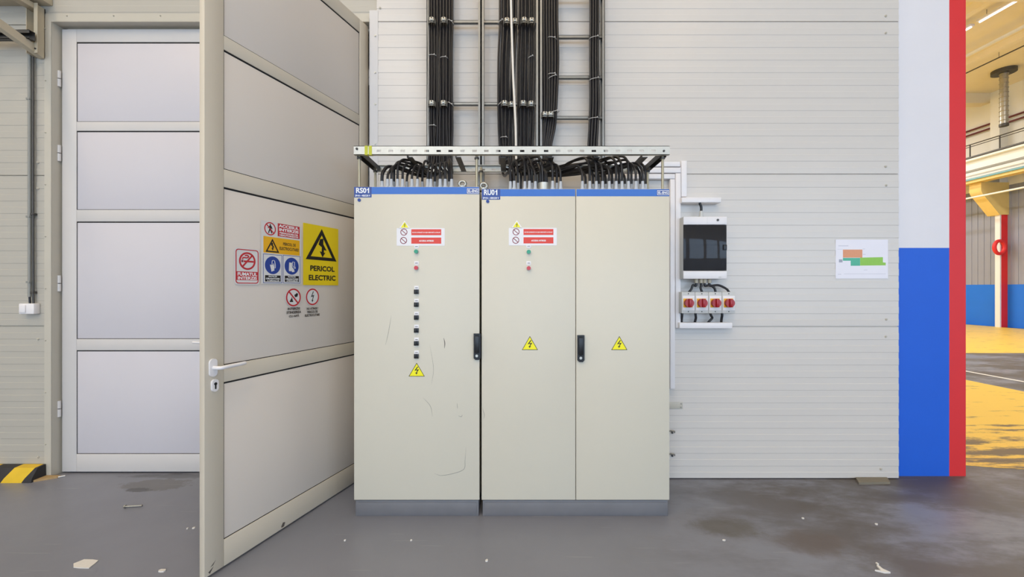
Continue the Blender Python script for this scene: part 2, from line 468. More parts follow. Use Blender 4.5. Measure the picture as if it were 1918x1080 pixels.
# open leaf
HX, HY = -1.118, WL+.03
FX, FY = -1.524, 2.05
dv = Vector((HX-FX, HY-FY, 0)); L2 = dv.length; ex = dv.normalized(); ez = ex.cross(Vector((0,0,1)))
TD = Matrix(((ex.x,0,ez.x,FX),(ex.y,0,ez.y,FY),(0,1,0,0),(0,0,0,1)))
d2 = thing('door_2', (HX, HY, 0), 'open door leaf swung towards the viewer, covered with safety signs', 'door', None, 'structure')
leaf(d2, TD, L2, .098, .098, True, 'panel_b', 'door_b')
def duv(px, py):                 # photo pixel -> (x, y) on the open leaf's face
    a = (px-CX)/F
    t = (a*FY-FX)/(ex.x-a*ex.y)
    Y = FY+t*ex.y
    return t, PZ(py, Y)
hx_, hz_ = duv(398, 688)
lever(d2, TD, hx_, hz_, 1)
kx, kz = duv(401, 721)
b = MB(); b.poly([(kx+.017*math.cos(a), kz+.014*(1 if math.sin(a) > 0 else -1)+.017*math.sin(a)) for a in [2*math.pi*i/24 for i in range(24)]], 0, .011, M['white'], TD)
b.disc(kx, kz+.008, .0075, .011, .0125, M['dark'], TD, 16); b.box(kx-.0035, kx+.0035, kz-.018, kz+.008, .011, .0125, M['dark'], 0, TD)
b.build('lock_plate', d2)
b = MB()
for P in ([(527,985),(530,978),(534,977),(532,985),(527,988)], [(394,1062),(404,1048),(399,1058)], [(390,1072),(400,1060),(393,1074)]):
    b.poly([duv(*q) for q in P], 0, .0006, M['darkscuff'], TD)
b.build('scuff_mark', d2)

# ------------------------------------------------------------------ safety signs on the open leaf
def quad_rect(x0, x1, ytl, ybl, ytr, ybr):
    """photo quad on the leaf -> axis-aligned rectangle in leaf coordinates"""
    a, t0 = duv(x0, ytl); _, b0 = duv(x0, ybl); c, t1 = duv(x1, ytr); _, b1 = duv(x1, ybr)
    return a, c, (b0+b1)/2, (t0+t1)/2
def rrect(x0, x1, y0, y1, r, n=6):
    out = []
    for cx, cy, a0 in ((x1-r,y1-r,0),(x0+r,y1-r,90),(x0+r,y0+r,180),(x1-r,y0+r,270)):
        for i in range(n+1): a = R(a0+90*i/n); out.append((cx+r*math.cos(a), cy+r*math.sin(a)))
    return out
def frame_poly(mb, outer, inner, z0, z1, m, T):
    n = len(outer)
    vs = [(x,y,z) for z in (z0,z1) for P in (outer, inner) for x,y in P]
    fs = []
    for i in range(n):
        j = (i+1)%n
        fs += [(2*n+i,2*n+j,3*n+j,3*n+i),(j,i,n+i,n+j),(i,j,2*n+j,2*n+i),(n+j,n+i,3*n+i,3*n+j)]
    mb.add(vs, fs, m, T)
BOLT = [(.18,.95),(.60,1.0),(.58,.68),(1.0,.34),(.66,.36),(.66,.20),(.84,.22),(.48,-.06),(.14,.28),(.38,.24),(.40,.50),(.0,.64)]   # fat flash with arrow tip
THIN = [(.56,1.0),(.66,1.0),(.46,.60),(.72,.66),(.52,.20),(.62,.20),(.46,-.02),(.36,.22),(.45,.20),(.56,.54),(.28,.46)]
def shape(mb, P, x0, x1, y0, y1, z0, z1, m, T): mb.poly([(x0+(x1-x0)*u, y0+(y1-y0)*v) for u, v in P], z0, z1, m, T)
def tri_sign(mb_y, mb_k, x0, x1, y0, y1, z, T, w=.13, yellow='lemon'):
    xm = (x0+x1)/2; H = y1-y0; W = x1-x0
    out = [(x0,y0),(x1,y0),(xm,y1)]
    cx, cy = xm, y0+H/3
    inn = [(cx+(x-cx)*(1-w*1.9), cy+(y-cy)*(1-w*1.9)) for x, y in out]
    if mb_y: mb_y.poly(out, z, z+.0005, M[yellow], T)
    frame_poly(mb_k, out, inn, z+.0005, z+.0010, M['black'], T)

def sign_root(name, rect, label):
    c = TD @ Vector(((rect[0]+rect[1])/2, rect[2], 0))
    return thing(name, c, label, 'sign')

# big yellow sign
rc = quad_rect(567.8, 633.3, 417.3, 533.3, 428.4, 534.4); x0,x1,y0,y1 = rc; W = x1-x0; H = y1-y0
s = sign_root('safety_sign', rc, 'large yellow sign PERICOL ELECTRIC on the open door')
b = MB(); b.box(x0,x1,y0,y1,0,.0016,M['yellow'],0,TD); b.build('plate', s)
k = MB(); tri_sign(None, k, x0+W*.06, x1-W*.06, y0+H*.42, y1-H*.05, .0014, TD, .16); k.build('warning_triangle', s)
k = MB(); shape(k, BOLT, x0+W*.41, x0+W*.64, y0+H*.49, y0+H*.79, .0016, .0024, M['black'], TD); k.build('lightning_bolt', s)
k = MB(); text(k, 'PERICOL', x0+W*.18, x1-W*.12, y0+H*.235, y0+H*.325, .0022, M['black'], TD, .035)
text(k, 'ELECTRIC', x0+W*.14, x1-W*.09, y0+H*.08, y0+H*.17, .0022, M['black'], TD, .035); k.build('lettering', s)

# no smoking
rc = quad_rect(441, 484, 465, 530.5, 469, 531); x0,x1,y0,y1 = rc; W = x1-x0; H = y1-y0
s = sign_root('safety_sign', rc, 'red no smoking sticker FUMATUL INTERZIS on the open door, nearest the handle')
b = MB(); b.poly(rrect(x0-.006,x1+.006,y0-.006,y1+.006,.016), 0, .0008, M['signwhite'], TD); b.build('plate', s)
k = MB(); frame_poly(k, rrect(x0,x1,y0,y1,.016), rrect(x0+.005,x1-.005,y0+.005,y1-.005,.012), .0008, .0014, M['red'], TD)
k.box(x0+.004,x1-.004,y0+H*.10,y0+H*.35,.0008,.0014,M['red'],0,TD); k.build('border', s)
k = MB(); cx = (x0+x1)/2; cy = y0+H*.66; r = H*.26; rx = min(r, W*.41)
k.ring(cx,cy,rx,r,r*.2,.0008,.0016,M['red'],TD)
T45 = TD @ Matrix.Translation((cx,cy,0)) @ Matrix.Rotation(R(48),4,'Z'); k.box(-r*.85,r*.85,-r*.09,r*.09,.0008,.0016,M['red'],0,T45)
k.build('prohibition_ring', s)
k = MB(); k.box(cx-rx*.72,cx-rx*.5,cy-r*.16,cy+r*.1,.0008,.0013,M['maroon'],0,TD); k.box(cx-rx*.45,cx+rx*.78,cy-r*.14,cy+r*.06,.0008,.0013,M['red'],0,TD)
sm = spline([TD @ Vector((cx+rx*u, cy+r*v, .001)) for u, v in ((-.6,.16),(-.5,.38),(-.1,.36),(.15,.5),(-.05,.66),(-.3,.6))], 5)
k.tube(sm, .0035, M['red'], 6); k.build('cigarette_symbol', s)
k = MB(); text(k, 'FUMATUL', x0+W*.08, x1-W*.07, y0+H*.225, y0+H*.325, .0016, M['white_ink'], TD, .035)
text(k, 'INTERZIS', x0+W*.09, x1-W*.08, y0+H*.115, y0+H*.205, .0016, M['white_ink'], TD, .035); k.build('lettering', s)

# combined sign: four fields on one clear sheet
rc = quad_rect(489, 564, 414, 532, 423, 532); X0,X1,Y0,Y1 = rc
s = sign_root('safety_sign', rc, 'combined sheet with access, electrocution, glove and boot signs on the open door')
b = MB(); b.box(X0,X1,Y0,Y1,0,.0006,M['clearfilm'],0,TD); b.build('clear_sheet', s)
rf = quad_rect(520, 561, 418.2, 440.5, 424.5, 449); x0,x1,y0,y1 = rf; W = x1-x0; H = y1-y0
b = MB(); b.box(x0,x1,y0,y1,.0006,.0012,M['red'],0,TD)
for t, a, c, u, v in (('ACCESUL',.04,.96,.71,.94),('INTERZIS',.06,.95,.42,.65),('PERSOANELOR',.08,.93,.225,.35),('NEAUTORIZATE!',.08,.93,.055,.18)):
    text(b, t, x0+W*a, x0+W*c, y0+H*u, y0+H*v, .0014, M['white_ink'], TD, .04)
tag(b.build('access_field', s), 'red field ACCESUL INTERZIS')
cx, cy = duv(505.7, 428.2); r = y1-y0; r = r*.5
b = MB(); b.disc(cx,cy,r*1.04,.0006,.0009,M['signwhite'],TD); b.ring(cx,cy,r,r,r*.17,.0009,.0015,M['red'],TD)
T45 = TD @ Matrix.Translation((cx,cy,0)) @ Matrix.Rotation(R(-45),4,'Z'); b.box(-r*.85,r*.85,-r*.08,r*.08,.0009,.0018,M['red'],0,T45)
MAN = [(.44,1),(.58,1),(.60,.86),(.72,.74),(.82,.5),(.74,.46),(.66,.58),(.64,.42),(.74,.2),(.78,0),(.64,0),(.58,.2),(.50,.34),(.40,.16),(.36,0),(.24,0),(.28,.2),(.38,.44),(.36,.62),(.22,.5),(.18,.56),(.34,.76),(.46,.84)]
shape(b, MAN, cx-r*.62, cx+r*.62, cy-r*.68, cy+r*.72, .0009, .0014, M['black'], TD)
tag(b.build('prohibition_ring', s), 'red ring with a walking man struck through')
rf = quad_rect(493.2, 561, 442.4, 472.4, 449.8, 478.8); x0,x1,y0,y1 = rf; W = x1-x0; H = y1-y0
b = MB(); b.box(x0,x1,y0,y1,.0006,.0012,M['amber'],0,TD)
tri_sign(None, b, x0+W*.05, x0+W*.41, y0+H*.06, y0+H*.9, .0010, TD, .15)
shape(b, BOLT, x0+W*.19, x0+W*.28, y0+H*.2, y0+H*.66, .0012, .0018, M['black'], TD)
text(b, 'PERICOL DE', x0+W*.52, x0+W*.88, y0+H*.56, y0+H*.75, .0014, M['black'], TD, .03)
text(b, 'ELECTROCUTARE!', x0+W*.42, x0+W*.97, y0+H*.26, y0+H*.46, .0014, M['black'], TD, .03)
tag(b.build('electrocution_field', s), 'amber field with warning triangle')
GLOVE1 = [(.22,.60),(.30,.64),(.36,.58),(.42,.66),(.50,.66),(.56,.64),(.62,.60),(.74,.12),(.40,0),(.32,.30)]
GLOVE2 = [(.44,.70),(.48,1.0),(.54,1.02),(.60,1.03),(.68,1.03),(.76,.98),(.84,.6),(.84,.34),(.70,.3),(.70,.6),(.62,.72)]
BOOT1 = [(.22,.92),(.56,.90),(.60,.50),(.84,.26),(.90,.06),(.60,.02),(.50,.14),(.30,.08),(.18,.16)]
BOOT2 = [(.62,.92),(.66,1.0),(.90,.98),(.90,.62),(1.02,.40),(.92,.36),(.74,.56),(.68,.6)]
for q, (P1, P2), w1, w2, nm, lb in (((492.5,528,475.4,529.6,477,530), (GLOVE1, GLOVE2), 'OBLIGATORIE', 'A MÂINILOR', 'glove_field', 'blue disc with protective gloves'),
                               ((529.8,562,477.8,530,479.5,530.6), (BOOT1, BOOT2), 'OBLIGATORIE', 'A PICIOARELOR', 'boot_field', 'blue disc with protective boots')):
    x0,x1,y0,y1 = quad_rect(*q); W = x1-x0; H = y1-y0
    b = MB(); b.box(x0,x1,y0,y1,.0006,.0010,M['signwhite'],0,TD)
    b2 = [(x0,y0),(x1,y0),(x1,y1),(x0,y1)]; e = .003; frame_poly(b, b2, [(x0+e,y0+e),(x1-e,y0+e),(x1-e,y1-e),(x0+e,y1-e)], .001, .0014, M['navy'], TD)
    cx, cy = x0+W*.5, y0+H*.62; r = min(W*.41, H*.31)
    b.disc(cx,cy,r,.0010,.0014,M['signblue'],TD)
    shape(b, P1, cx-r*.62, cx+r*.5, cy-r*.72, cy+r*.52, .0014, .0018, M['signwhite'], TD)
    ol = [(cx-r*.62+(r*1.12)*u, cy-r*.72+(r*1.24)*v) for u, v in P2]
    b.tube([TD @ Vector((x,y,.0016)) for x, y in ol], r*.035, M['signwhite'], 5, closed=True)
    b.box(x0+W*.1,x1-W*.08,y0+H*.05,y0+H*.27,.0010,.0014,M['black'],0,TD)
    for t, u, v, aa, cc in (('PROTECȚIE',.195,.255,.28,.72),(w1,.125,.18,.14,.87),(w2,.06,.11,.2,.86)):
        text(b, t, x0+W*aa, x0+W*cc, y0+H*u, y0+H*v, .0016, M['white_ink'], TD, .04)
    tag(b.build(nm, s), lb)

# two round stickers under the sheet
FLAME = [(.1,0),(.9,0),(.9,.28),(.72,.2),(.78,.42),(.56,.95),(.5,.6),(.3,.44),(.22,.2),(.1,.28)]
for (px, py, ry), nm, lab, lines in (
    ((549.6,556.7,16.8), 0, 'round red ring sticker INTERZIS STINGEREA CU APĂ on the open door', (('INTERZIS',.1,.92,575.5,580),('STINGEREA',.02,1,582,587),('CU APĂ',.18,.86,588.3,593.6))),
    ((585.3,555.6,15.6), 1, 'round red ring sticker with thin black bolt, NU ATINGE, on the open door', (('NU ATINGE !',.12,.9,575.2,579.5),('PERICOL DE',.16,.86,581.3,585.8),('ELECTROCUTARE',0,1,587.5,592)))):
    cx, cy = duv(px, py); _, ct = duv(px, py-ry); r = ct-cy
    xa_, _ = duv(536 if nm == 0 else 571.2, 560); xb_, _ = duv(564 if nm == 0 else 598.6, 560)
    s = thing('safety_sticker', TD @ Vector((cx, cy-r*2.2, 0)), lab, 'sign')
    b = MB(); b.disc(cx,cy,r*1.06,0,.0006,M['signwhite'],TD,40); b.build('plate', s)
    b = MB(); b.ring(cx,cy,r,r,r*.17,.0006,.0012,M['red'],TD)
    if nm == 0:
        T45 = TD @ Matrix.Translation((cx,cy,0)) @ Matrix.Rotation(R(-47),4,'Z'); b.box(-r*.86,r*.86,-r*.08,r*.08,.0006,.0016,M['red'],0,T45)
    b.build('prohibition_ring', s)
    b = MB()
    if nm == 0:
        shape(b, FLAME, cx-r*.55, cx, cy-r*.5, cy+r*.15, .0006, .0011, M['black'], TD)
        shape(b, [(0,.5),(.2,0),(.8,.1),(1,.75),(.62,.95),(.45,.75)], cx+r*.1, cx+r*.62, cy+r*.02, cy+r*.52, .0006, .0011, M['black'], TD)
        tag(b.build('bucket_and_fire', s))
    else:
        shape(b, THIN, cx-r*.55, cx+r*.55, cy-r*.62, cy+r*.66, .0006, .0011, M['black'], TD); b.build('lightning_bolt', s)
    b = MB()
    for t, a, c, ya, yb in lines:
        _, v1 = duv((536+564)/2 if nm == 0 else 585, ya); _, v0 = duv((536+564)/2 if nm == 0 else 585, yb)
        text(b, t, xa_+(xb_-xa_)*a, xa_+(xb_-xa_)*c, v0, v1, .0006, M['black'], TD, .03)
    b.build('lettering', s)

# ------------------------------------------------------------------ switch cabinets
CFY = F/295.0                      # front of the doors
CB = WY-.012
def cabinet(name, px0, px1, pytop, splits, label, code, sub, handles, tri, sign_px, sw, eng_px, dot, glands, glandrow, eyes, big=None):
    x0, x1 = PX(px0, CFY), PX(px1, CFY); zt = PZ(pytop, CFY)
    root = thing(name, ((x0+x1)/2, (CFY+CB)/2, 0), label, 'cabinet')
    b = MB(); b.box(x0+.006, x1-.006, CFY+.012, CB-.02, 0, .1, M['plinth'], .002)
    b.box(x0+.02, x1-.02, CFY+.008, CFY+.012, .012, .088, M['plinth'], .001); b.build('plinth', root)
    b = MB(); b.box(x0+.002, x1-.002, CFY+.024, CB, .102, zt-.002, M['cab'], .004)
    b.box(x0+.0, x1-.0, CFY+.022, CFY+.030, .100, .112, M['cab'], .001); b.build('body', root)
    edges = [px0]+splits+[px1]
    for i in range(len(edges)-1):
        a = PX(edges[i], CFY)+(.002 if i else .0); c = PX(edges[i+1], CFY)-(.002 if i < len(edges)-2 else 0)
        b = MB(); b.box(a, c, CFY, CFY+.02, .108, zt, M['cab'], .003); d = b.build('door', root)
        T = FRONT(CFY)
        b = MB(); b.box(a+.002, c-.002, zt-.047, zt-.002, 0, .0008, M['blue'], 0, T); b.build('blue_strip', d)
        if i == 0:
            b = MB(); q0, q1 = PX(code[1], CFY), PX(code[2], CFY)
            b.box(a+.0015, q1, PZ(code[4], CFY), zt-.0015, .0006, .0014, M['navy'], 0, T)
            text(b, code[0], q0, PX(code[3], CFY), PZ(code[6], CFY), PZ(code[5], CFY), .0016, M['white_ink'], T, .03)
            text(b, sub[0], a+.008, q1-.008, PZ(sub[2], CFY), PZ(sub[1], CFY), .0016, M['white_ink'], T, .03)
            tag(b.build('name_plate', d), 'dark blue name plate '+code[0])
            b = MB(); X, Z = PX(dot[0], CFY), PZ(dot[1], CFY); b.disc(X, Z, .0105, 0, .004, M['navy'], T, 18); b.disc(X, Z, .006, .004, .006, M['signblue'], T, 12); b.build('round_plug', d)
        if i == len(edges)-2:
            e0, e1, e2, e3 = PX(eng_px[0], CFY), PX(eng_px[1], CFY), PZ(eng_px[3], CFY), PZ(eng_px[2], CFY)
            b = MB(); b.box(e0, e1, e2, e3, .0006, .0014, M['navy'], 0, T)
            frame_poly(b, [(e0+.003,e2+.003),(e1-.003,e2+.003),(e1-.003,e3-.003),(e0+.003,e3-.003)], [(e0+.006,e2+.006),(e1-.006,e2+.006),(e1-.006,e3-.006),(e0+.006,e3-.006)], .0014, .002, M['white_ink'], T)
            text(b, 'EL-ENG', e0+.010, e1-.010, e2+.010, e3-.010, .0018, M['white_ink'], T, .03); b.build('maker_plate', d)
        for tx, t0, t1 in tri:
            if edges[i] < tx < edges[i+1]:
                X = PX(tx, CFY); ww = .051; z0, z1 = PZ(t1, CFY), PZ(t0, CFY)
                b = MB(); tri_sign(b, b, X-ww, X+ww, z0, z1, .0002, T, .055)
                shape(b, THIN, X-.034, X+.034, z0+.014, z0+.062, .0006, .0012, M['black'], T); b.build('warning_sticker', d)
        for hx0, hx1, h0, h1 in handles:
            if edges[i]-3 <= hx0 < edges[i+1]:
                a0, a1, b0, b1 = PX(hx0, CFY-.02), PX(hx1, CFY-.02), PZ(h1, CFY), PZ(h0, CFY); W = a1-a0
                b = MB(); b.poly([(a0,b1),(a1,b1),(a1,b0+.012),(a1-.010,b0),(a0+.012,b0),(a0,b0+.010)], 0, .016, M['dark'], T)
                h = b.build('swing_handle', d)
                b = MB(); b.box(a0+W*.16, a1-W*.2, b0+.045, b1-.014, .016, .026, M['dark'], .003, T); b.box(a0+W*.25, a1-W*.3, b1-.012, b1-.006, .016, .019, M['dark'], .001, T); b.build('grip', h)
                b = MB(); b.disc((a0+a1)/2-.002, b0+.026, .009, .016, .021, M['steel'], T, 16); b.box((a0+a1)/2-.006, (a0+a1)/2+.002, b0+.02, b0+.034, .021, .0225, M['steelw'], 0, T); b.build('lock_cylinder', h)
        if i == 0 and sign_px:
            sx, sy = sign_px                                   # white two-line notice with a small triangle on top
            fx = lambda v: PX(sx+v, CFY); fz = lambda v: PZ(sy+v, CFY)
            b = MB(); b.poly(rrect(fx(0), fx(90), fz(33), fz(0), .005), 0, .0012, M['white'], T)
            b.poly([(fx(4.5),fz(0.5)),(fx(25.5),fz(0.5)),(fx(15),fz(-14.5))], 0, .0012, M['white'], T)
            b.poly([(fx(7.8),fz(-1)),(fx(22),fz(-1)),(fx(15),fz(-11.5))], .0012, .0018, M['lemon'], T)
            shape(b, THIN, fx(10.5), fx(19.5), fz(-2), fz(-9), .0018, .0022, M['black'], T)
            for yy, xx in ((7.5,13.6),(23.2,13)):
                b.ring(fx(xx), fz(yy), .022, .022, .0045, .0012, .0018, M['maroon'], T, 28)
                T45 = T @ Matrix.Translation((fx(xx), fz(yy), 0)) @ Matrix.Rotation(R(-42),4,'Z'); b.box(-.019,.019,-.0022,.0022,.0012,.0018,M['maroon'],0,T45)
            for ya, yb in ((2.2,13.3),(17.7,29.2)): b.box(fx(27.5), fx(83.5), fz(yb), fz(ya), .0012, .0018, M['orangered'], 0, T)
            text(b, 'NU SE LUCREAZĂ CU UȘA DESCHISĂ LA DULAP', fx(29.3), fx(81.8), fz(9.7), fz(6.6), .0022, M['white_ink'], T, .04)
            text(b, 'ACCESUL INTERZIS', fx(42), fx(69.5), fz(25.4), fz(22.4), .0022, M['white_ink'], T, .04)
            tag(b.build('notice_sticker', d), 'white notice with two red bars')
            for kind, ty, by in sw:
                X = PX(sx+37.2, CFY)
                tb = MB(); tb.box(X-.0145, X+.0145, PZ(ty+3.6, CFY), PZ(ty-3.6, CFY), 0, .002, M['white'], .0006, T)
                text(tb, '---', X-.008, X+.008, PZ(ty+.5, CFY), PZ(ty-.5, CFY), .0022, M['black'], T); tb.build('button_tag', d)
                b = MB(); Z = PZ(by, CFY)
                if kind == 'switch':
                    b.box(X-.0145, X+.0145, Z-.014, Z+.014, 0, .012, M['dark'], .002, T); b.box(X-.004, X+.004, Z-.012, Z+.012, .012, .024, M['dark'], .002, T)
                    b.build('selector_switch', d)
                else:
                    b.disc(X, Z, .0145, 0, .008, M['greyplastic'], T, 24); b.disc(X, Z, .0125, .008, .018, M['green_btn' if kind == 'green' else 'red_btn'], T, 24)
                    tag(b.build('push_button', d), kind+' push button')
    # roof fittings
    for gx, gy in glands:
        X = PX(gx, gy); b = MB(); b.cyl((X,gy,zt-.002), (X,gy,zt+.018), .0145, M['sleeve'], 6); b.cyl((X,gy,zt+.018), (X,gy,zt+.062), .0115, M['sleeve'], 12, .0095)
        b.build('cable_gland', root)
    for e in eyes:
        X = PX(e, CFY+.06); Y = CFY+.06; b = MB()
        b.cyl((X,Y,zt-.002), (X,Y,zt+.014), .034, M['steel'], 24); b.cyl((X,Y,zt+.012), (X,Y,zt+.022), .014, M['steel'], 16)
        b.tube([(X+.021*math.cos(a), Y, zt+.034+.017*math.sin(a)) for a in [2*math.pi*i/20 for i in range(20)]], .0095, M['steel'], 10, closed=True)
        b.build('lifting_eye', root)
    if big:
        X = PX(big, CFY+.1); Y = CFY+.1; b = MB(); b.cyl((X,Y,zt-.002), (X,Y,zt+.06), .04, M['steelw'], 28); b.cyl((X,Y,zt-.002),(X,Y,zt+.008), .052, M['steelw'], 28)
        tag(b.build('cable_gland', root), 'large round metal gland')
    return root, zt

G1 = [715.6,726,733,738,744.5,754,762,771.5,782,791,801,807,814.4,824.5,834,841.5,846]
G1 = [(x, CFY+(.055 if i%3 else .12)) for i, x in enumerate(G1)]; G1[0] = (715.6, CFY+.06)
G2 = [956,963,970,983,991.6,996.5,1002.5,1035,1043,1050]
G2 = [(x, CFY+(.06, .05, .1)[i%3]) for i, x in enumerate(G2)]
G3 = [1090.7,1096.7,1104.6,1110.8,1116.8,1121.5,1128.6,1134.5,1141,1146.5,1154,1159.6,1165,1170.5,1177,1182.7,1191,1199,1203.7,1209]
G3 = [(x, CFY+(.055 if i%2 == 0 else .13)) for i, x in enumerate(G3)]
SW1 = [('green',461.5,471),('red',492.5,501.5)]+[('switch',538.6+24.2*i,546+24.1*i) for i in range(6)]
ca, za = cabinet('electrical_cabinet', 663, 898, 349.5, [], 'single-door beige electrical cabinet marked RS01, beside the open door', ('RS01',667,696,691.5,369.5,351.5,361.5), ('3P+N ~ 400/230 V',364.5,368), [(887,900,624,673)],
    [(780.5,679,704.5)], (743,427), SW1, (874,898,352,363), (673,374.5), G1, 0, [866])
cb_, zb = cabinet('electrical_cabinet', 902, 1254, 353.5, [1078.5], 'double-door beige electrical cabinet marked RU01', ('RU01',906.5,937,931.5,373.6,354.8,365.3), ('3P+N ~ 400/230 V',369,372.5), [(1082,1095,627,677)],
    [(992.5,629,655),(1160,629,655)], (953,426.5), [('green',461,471.5),('red',492.5,502)], (1230,1254,355.5,366), (913.5,377), G2+G3, 0, [906], 1018)

# scuffs and scratches on the left cabinet door
def ribbon(P, w, m, Y):
    b = MB(); Q = spline([(PX(x,Y), Y-.0003, PZ(y,Y)) for x, y in P], 6)
    n = len(Q); vs = []; fs = []
    for i, q in enumerate(Q):
        d = (Q[min(i+1,n-1)]-Q[max(i-1,0)]).normalized(); nn = Vector((-d.z,0,d.x)); k = w*math.sin(math.pi*(i+.4)/(n+.2))
        vs += [q+nn*k, q-nn*k, q+nn*k+Vector((0,-.0003,0)), q-nn*k+Vector((0,-.0003,0))]
    for i in range(n-1): fs += [(4*i+2,4*i+3,4*i+7,4*i+6),(4*i,4*i+4,4*i+5,4*i+1),(4*i,4*i+2,4*i+6,4*i+4),(4*i+1,4*i+5,4*i+7,4*i+3)]
    b.add(vs, fs, m); return b
da = [c for c in ca.children if c.name.startswith('door')][0]; db = [c for c in cb_.children if c.name.startswith('door')][0]
for P, w, m in (([(813,886),(826,890),(850,886),(869,878),(871,862),(873,836)], .0016, 'scuff'), ([(831,632),(833,642),(832.5,652)], .0025, 'darkscuff'),
                ([(805,645),(812,690),(808,720)], .0008, 'scuff'), ([(792,744),(806,760),(810,780)], .0012, 'scuff'), ([(856,754),(857,765)], .0012, 'scuff'), ([(858,778),(864,780),(866,776)], .0014, 'scuff'), ([(733,590),(728,620),(722,646)], .0012, 'scuff')):
    ribbon(P, w, M[m], CFY).build('scuff_mark', da)
for P, w, m in (([(903,762),(907,776),(906,784)], .0014, 'scuff'),): ribbon(P, w, M[m], CFY).build('scuff_mark', db)

# ------------------------------------------------------------------ rack over the cabinets
RZ0, RZ1 = PZ(290, CFY), PZ(273.5, CFY)
RX0, RX1 = PX(663, CFY), PX(1254, CFY); RB = 2.98
rk = thing('cable_rack', ((RX0+RX1)/2, (CFY+RB)/2, za), 'galvanised slotted frame standing on rods above the two cabinets', 'cable tray')
def slotted(mb, x0, x1, y, z0, z1, m, first, step, w, hz, back):
    zc = (z0+z1)/2-.004; t = .003
    mb.box(x0, x1, y, y+t, zc+hz, z1, m); mb.box(x0, x1, y, y+t, z0, zc-hz, m)
    a = x0; x = first
    while x+w < x1-.02:
        mb.box(a, x, y, y+t, zc-hz, zc+hz, m); a = x+w; x += step
    mb.box(a, x1, y, y+t, zc-hz, zc+hz, m)
    mb.box(x0, x1, y+min(0,back), y+max(0,back), z1-.003, z1, m); mb.box(x0, x1, y+min(0,back), y+max(0,back), z0, z0+.003, m)
b = MB(); slotted(b, RX0, RX1, CFY-.004, RZ0, RZ1, M['steelw'], PX(706,CFY), .0757, .028, .0065, .022)
screw(b, PX(669,CFY), CFY-.004, PZ(279,CFY), .008, M['darksteel']); screw(b, PX(1243,CFY), CFY-.004, PZ(283,CFY), .007, M['darksteel']); b.build('front_rail', rk)
b = MB(); b.box(PX(683.5,CFY), PX(689.5,CFY), CFY-.0055, CFY+.02, RZ0-.001, RZ1+.001, M['tape']); b.box(PX(691,CFY), PX(697,CFY), CFY-.0055, CFY+.02, RZ0-.001, RZ1+.001, M['tape'])
tag(b.build('marking_tape', rk), 'yellow-green tape')
b = MB(); slotted(b, RX0+.03, RX1-.03, RB, RZ0-.012, RZ1-.02, M['steel'], RX0+.1, .0757, .028, .006, -.022); b.build('rear_rail', rk)
for x in (RX0+.012, RX1-.055):
    b = MB(); b.box(x, x+.003, CFY+.02, RB, RZ0-.006, RZ1-.03, M['darksteel']); b.box(x+.04, x+.043, CFY+.02, RB, RZ0-.006, RZ1-.03, M['darksteel']); b.box(x, x+.043, CFY+.02, RB, RZ1-.033, RZ1-.03, M['darksteel']); b.build('end_channel', rk)
for X in (-.655, -.345, -.06, .25, .545, .85):
    b = MB(); b.box(X-.018, X+.018, CFY+.02, RB-.003, RZ0-.010, RZ0-.006, M['darksteel']); b.box(X-.018, X-.015, CFY+.02, RB-.003, RZ0-.006, RZ0+.010, M['darksteel']); b.build('cross_bar', rk)
for px, Y in ((673,CFY+.035),(893,CFY+.035),(1241,CFY+.035),(703,RB-.02),(901,RB-.02),(1213,RB-.02)):
    X = PX(px, Y); zz = zb if px > 895 else za
    b = MB(); b.cyl((X,Y,zz+.001), (X,Y,RZ0+.02), .0085, M['rod'], 10); b.cyl((X,Y,RZ0-.016),(X,Y,RZ0-.006), .016, M['darksteel'], 6); b.build('threaded_rod', rk)

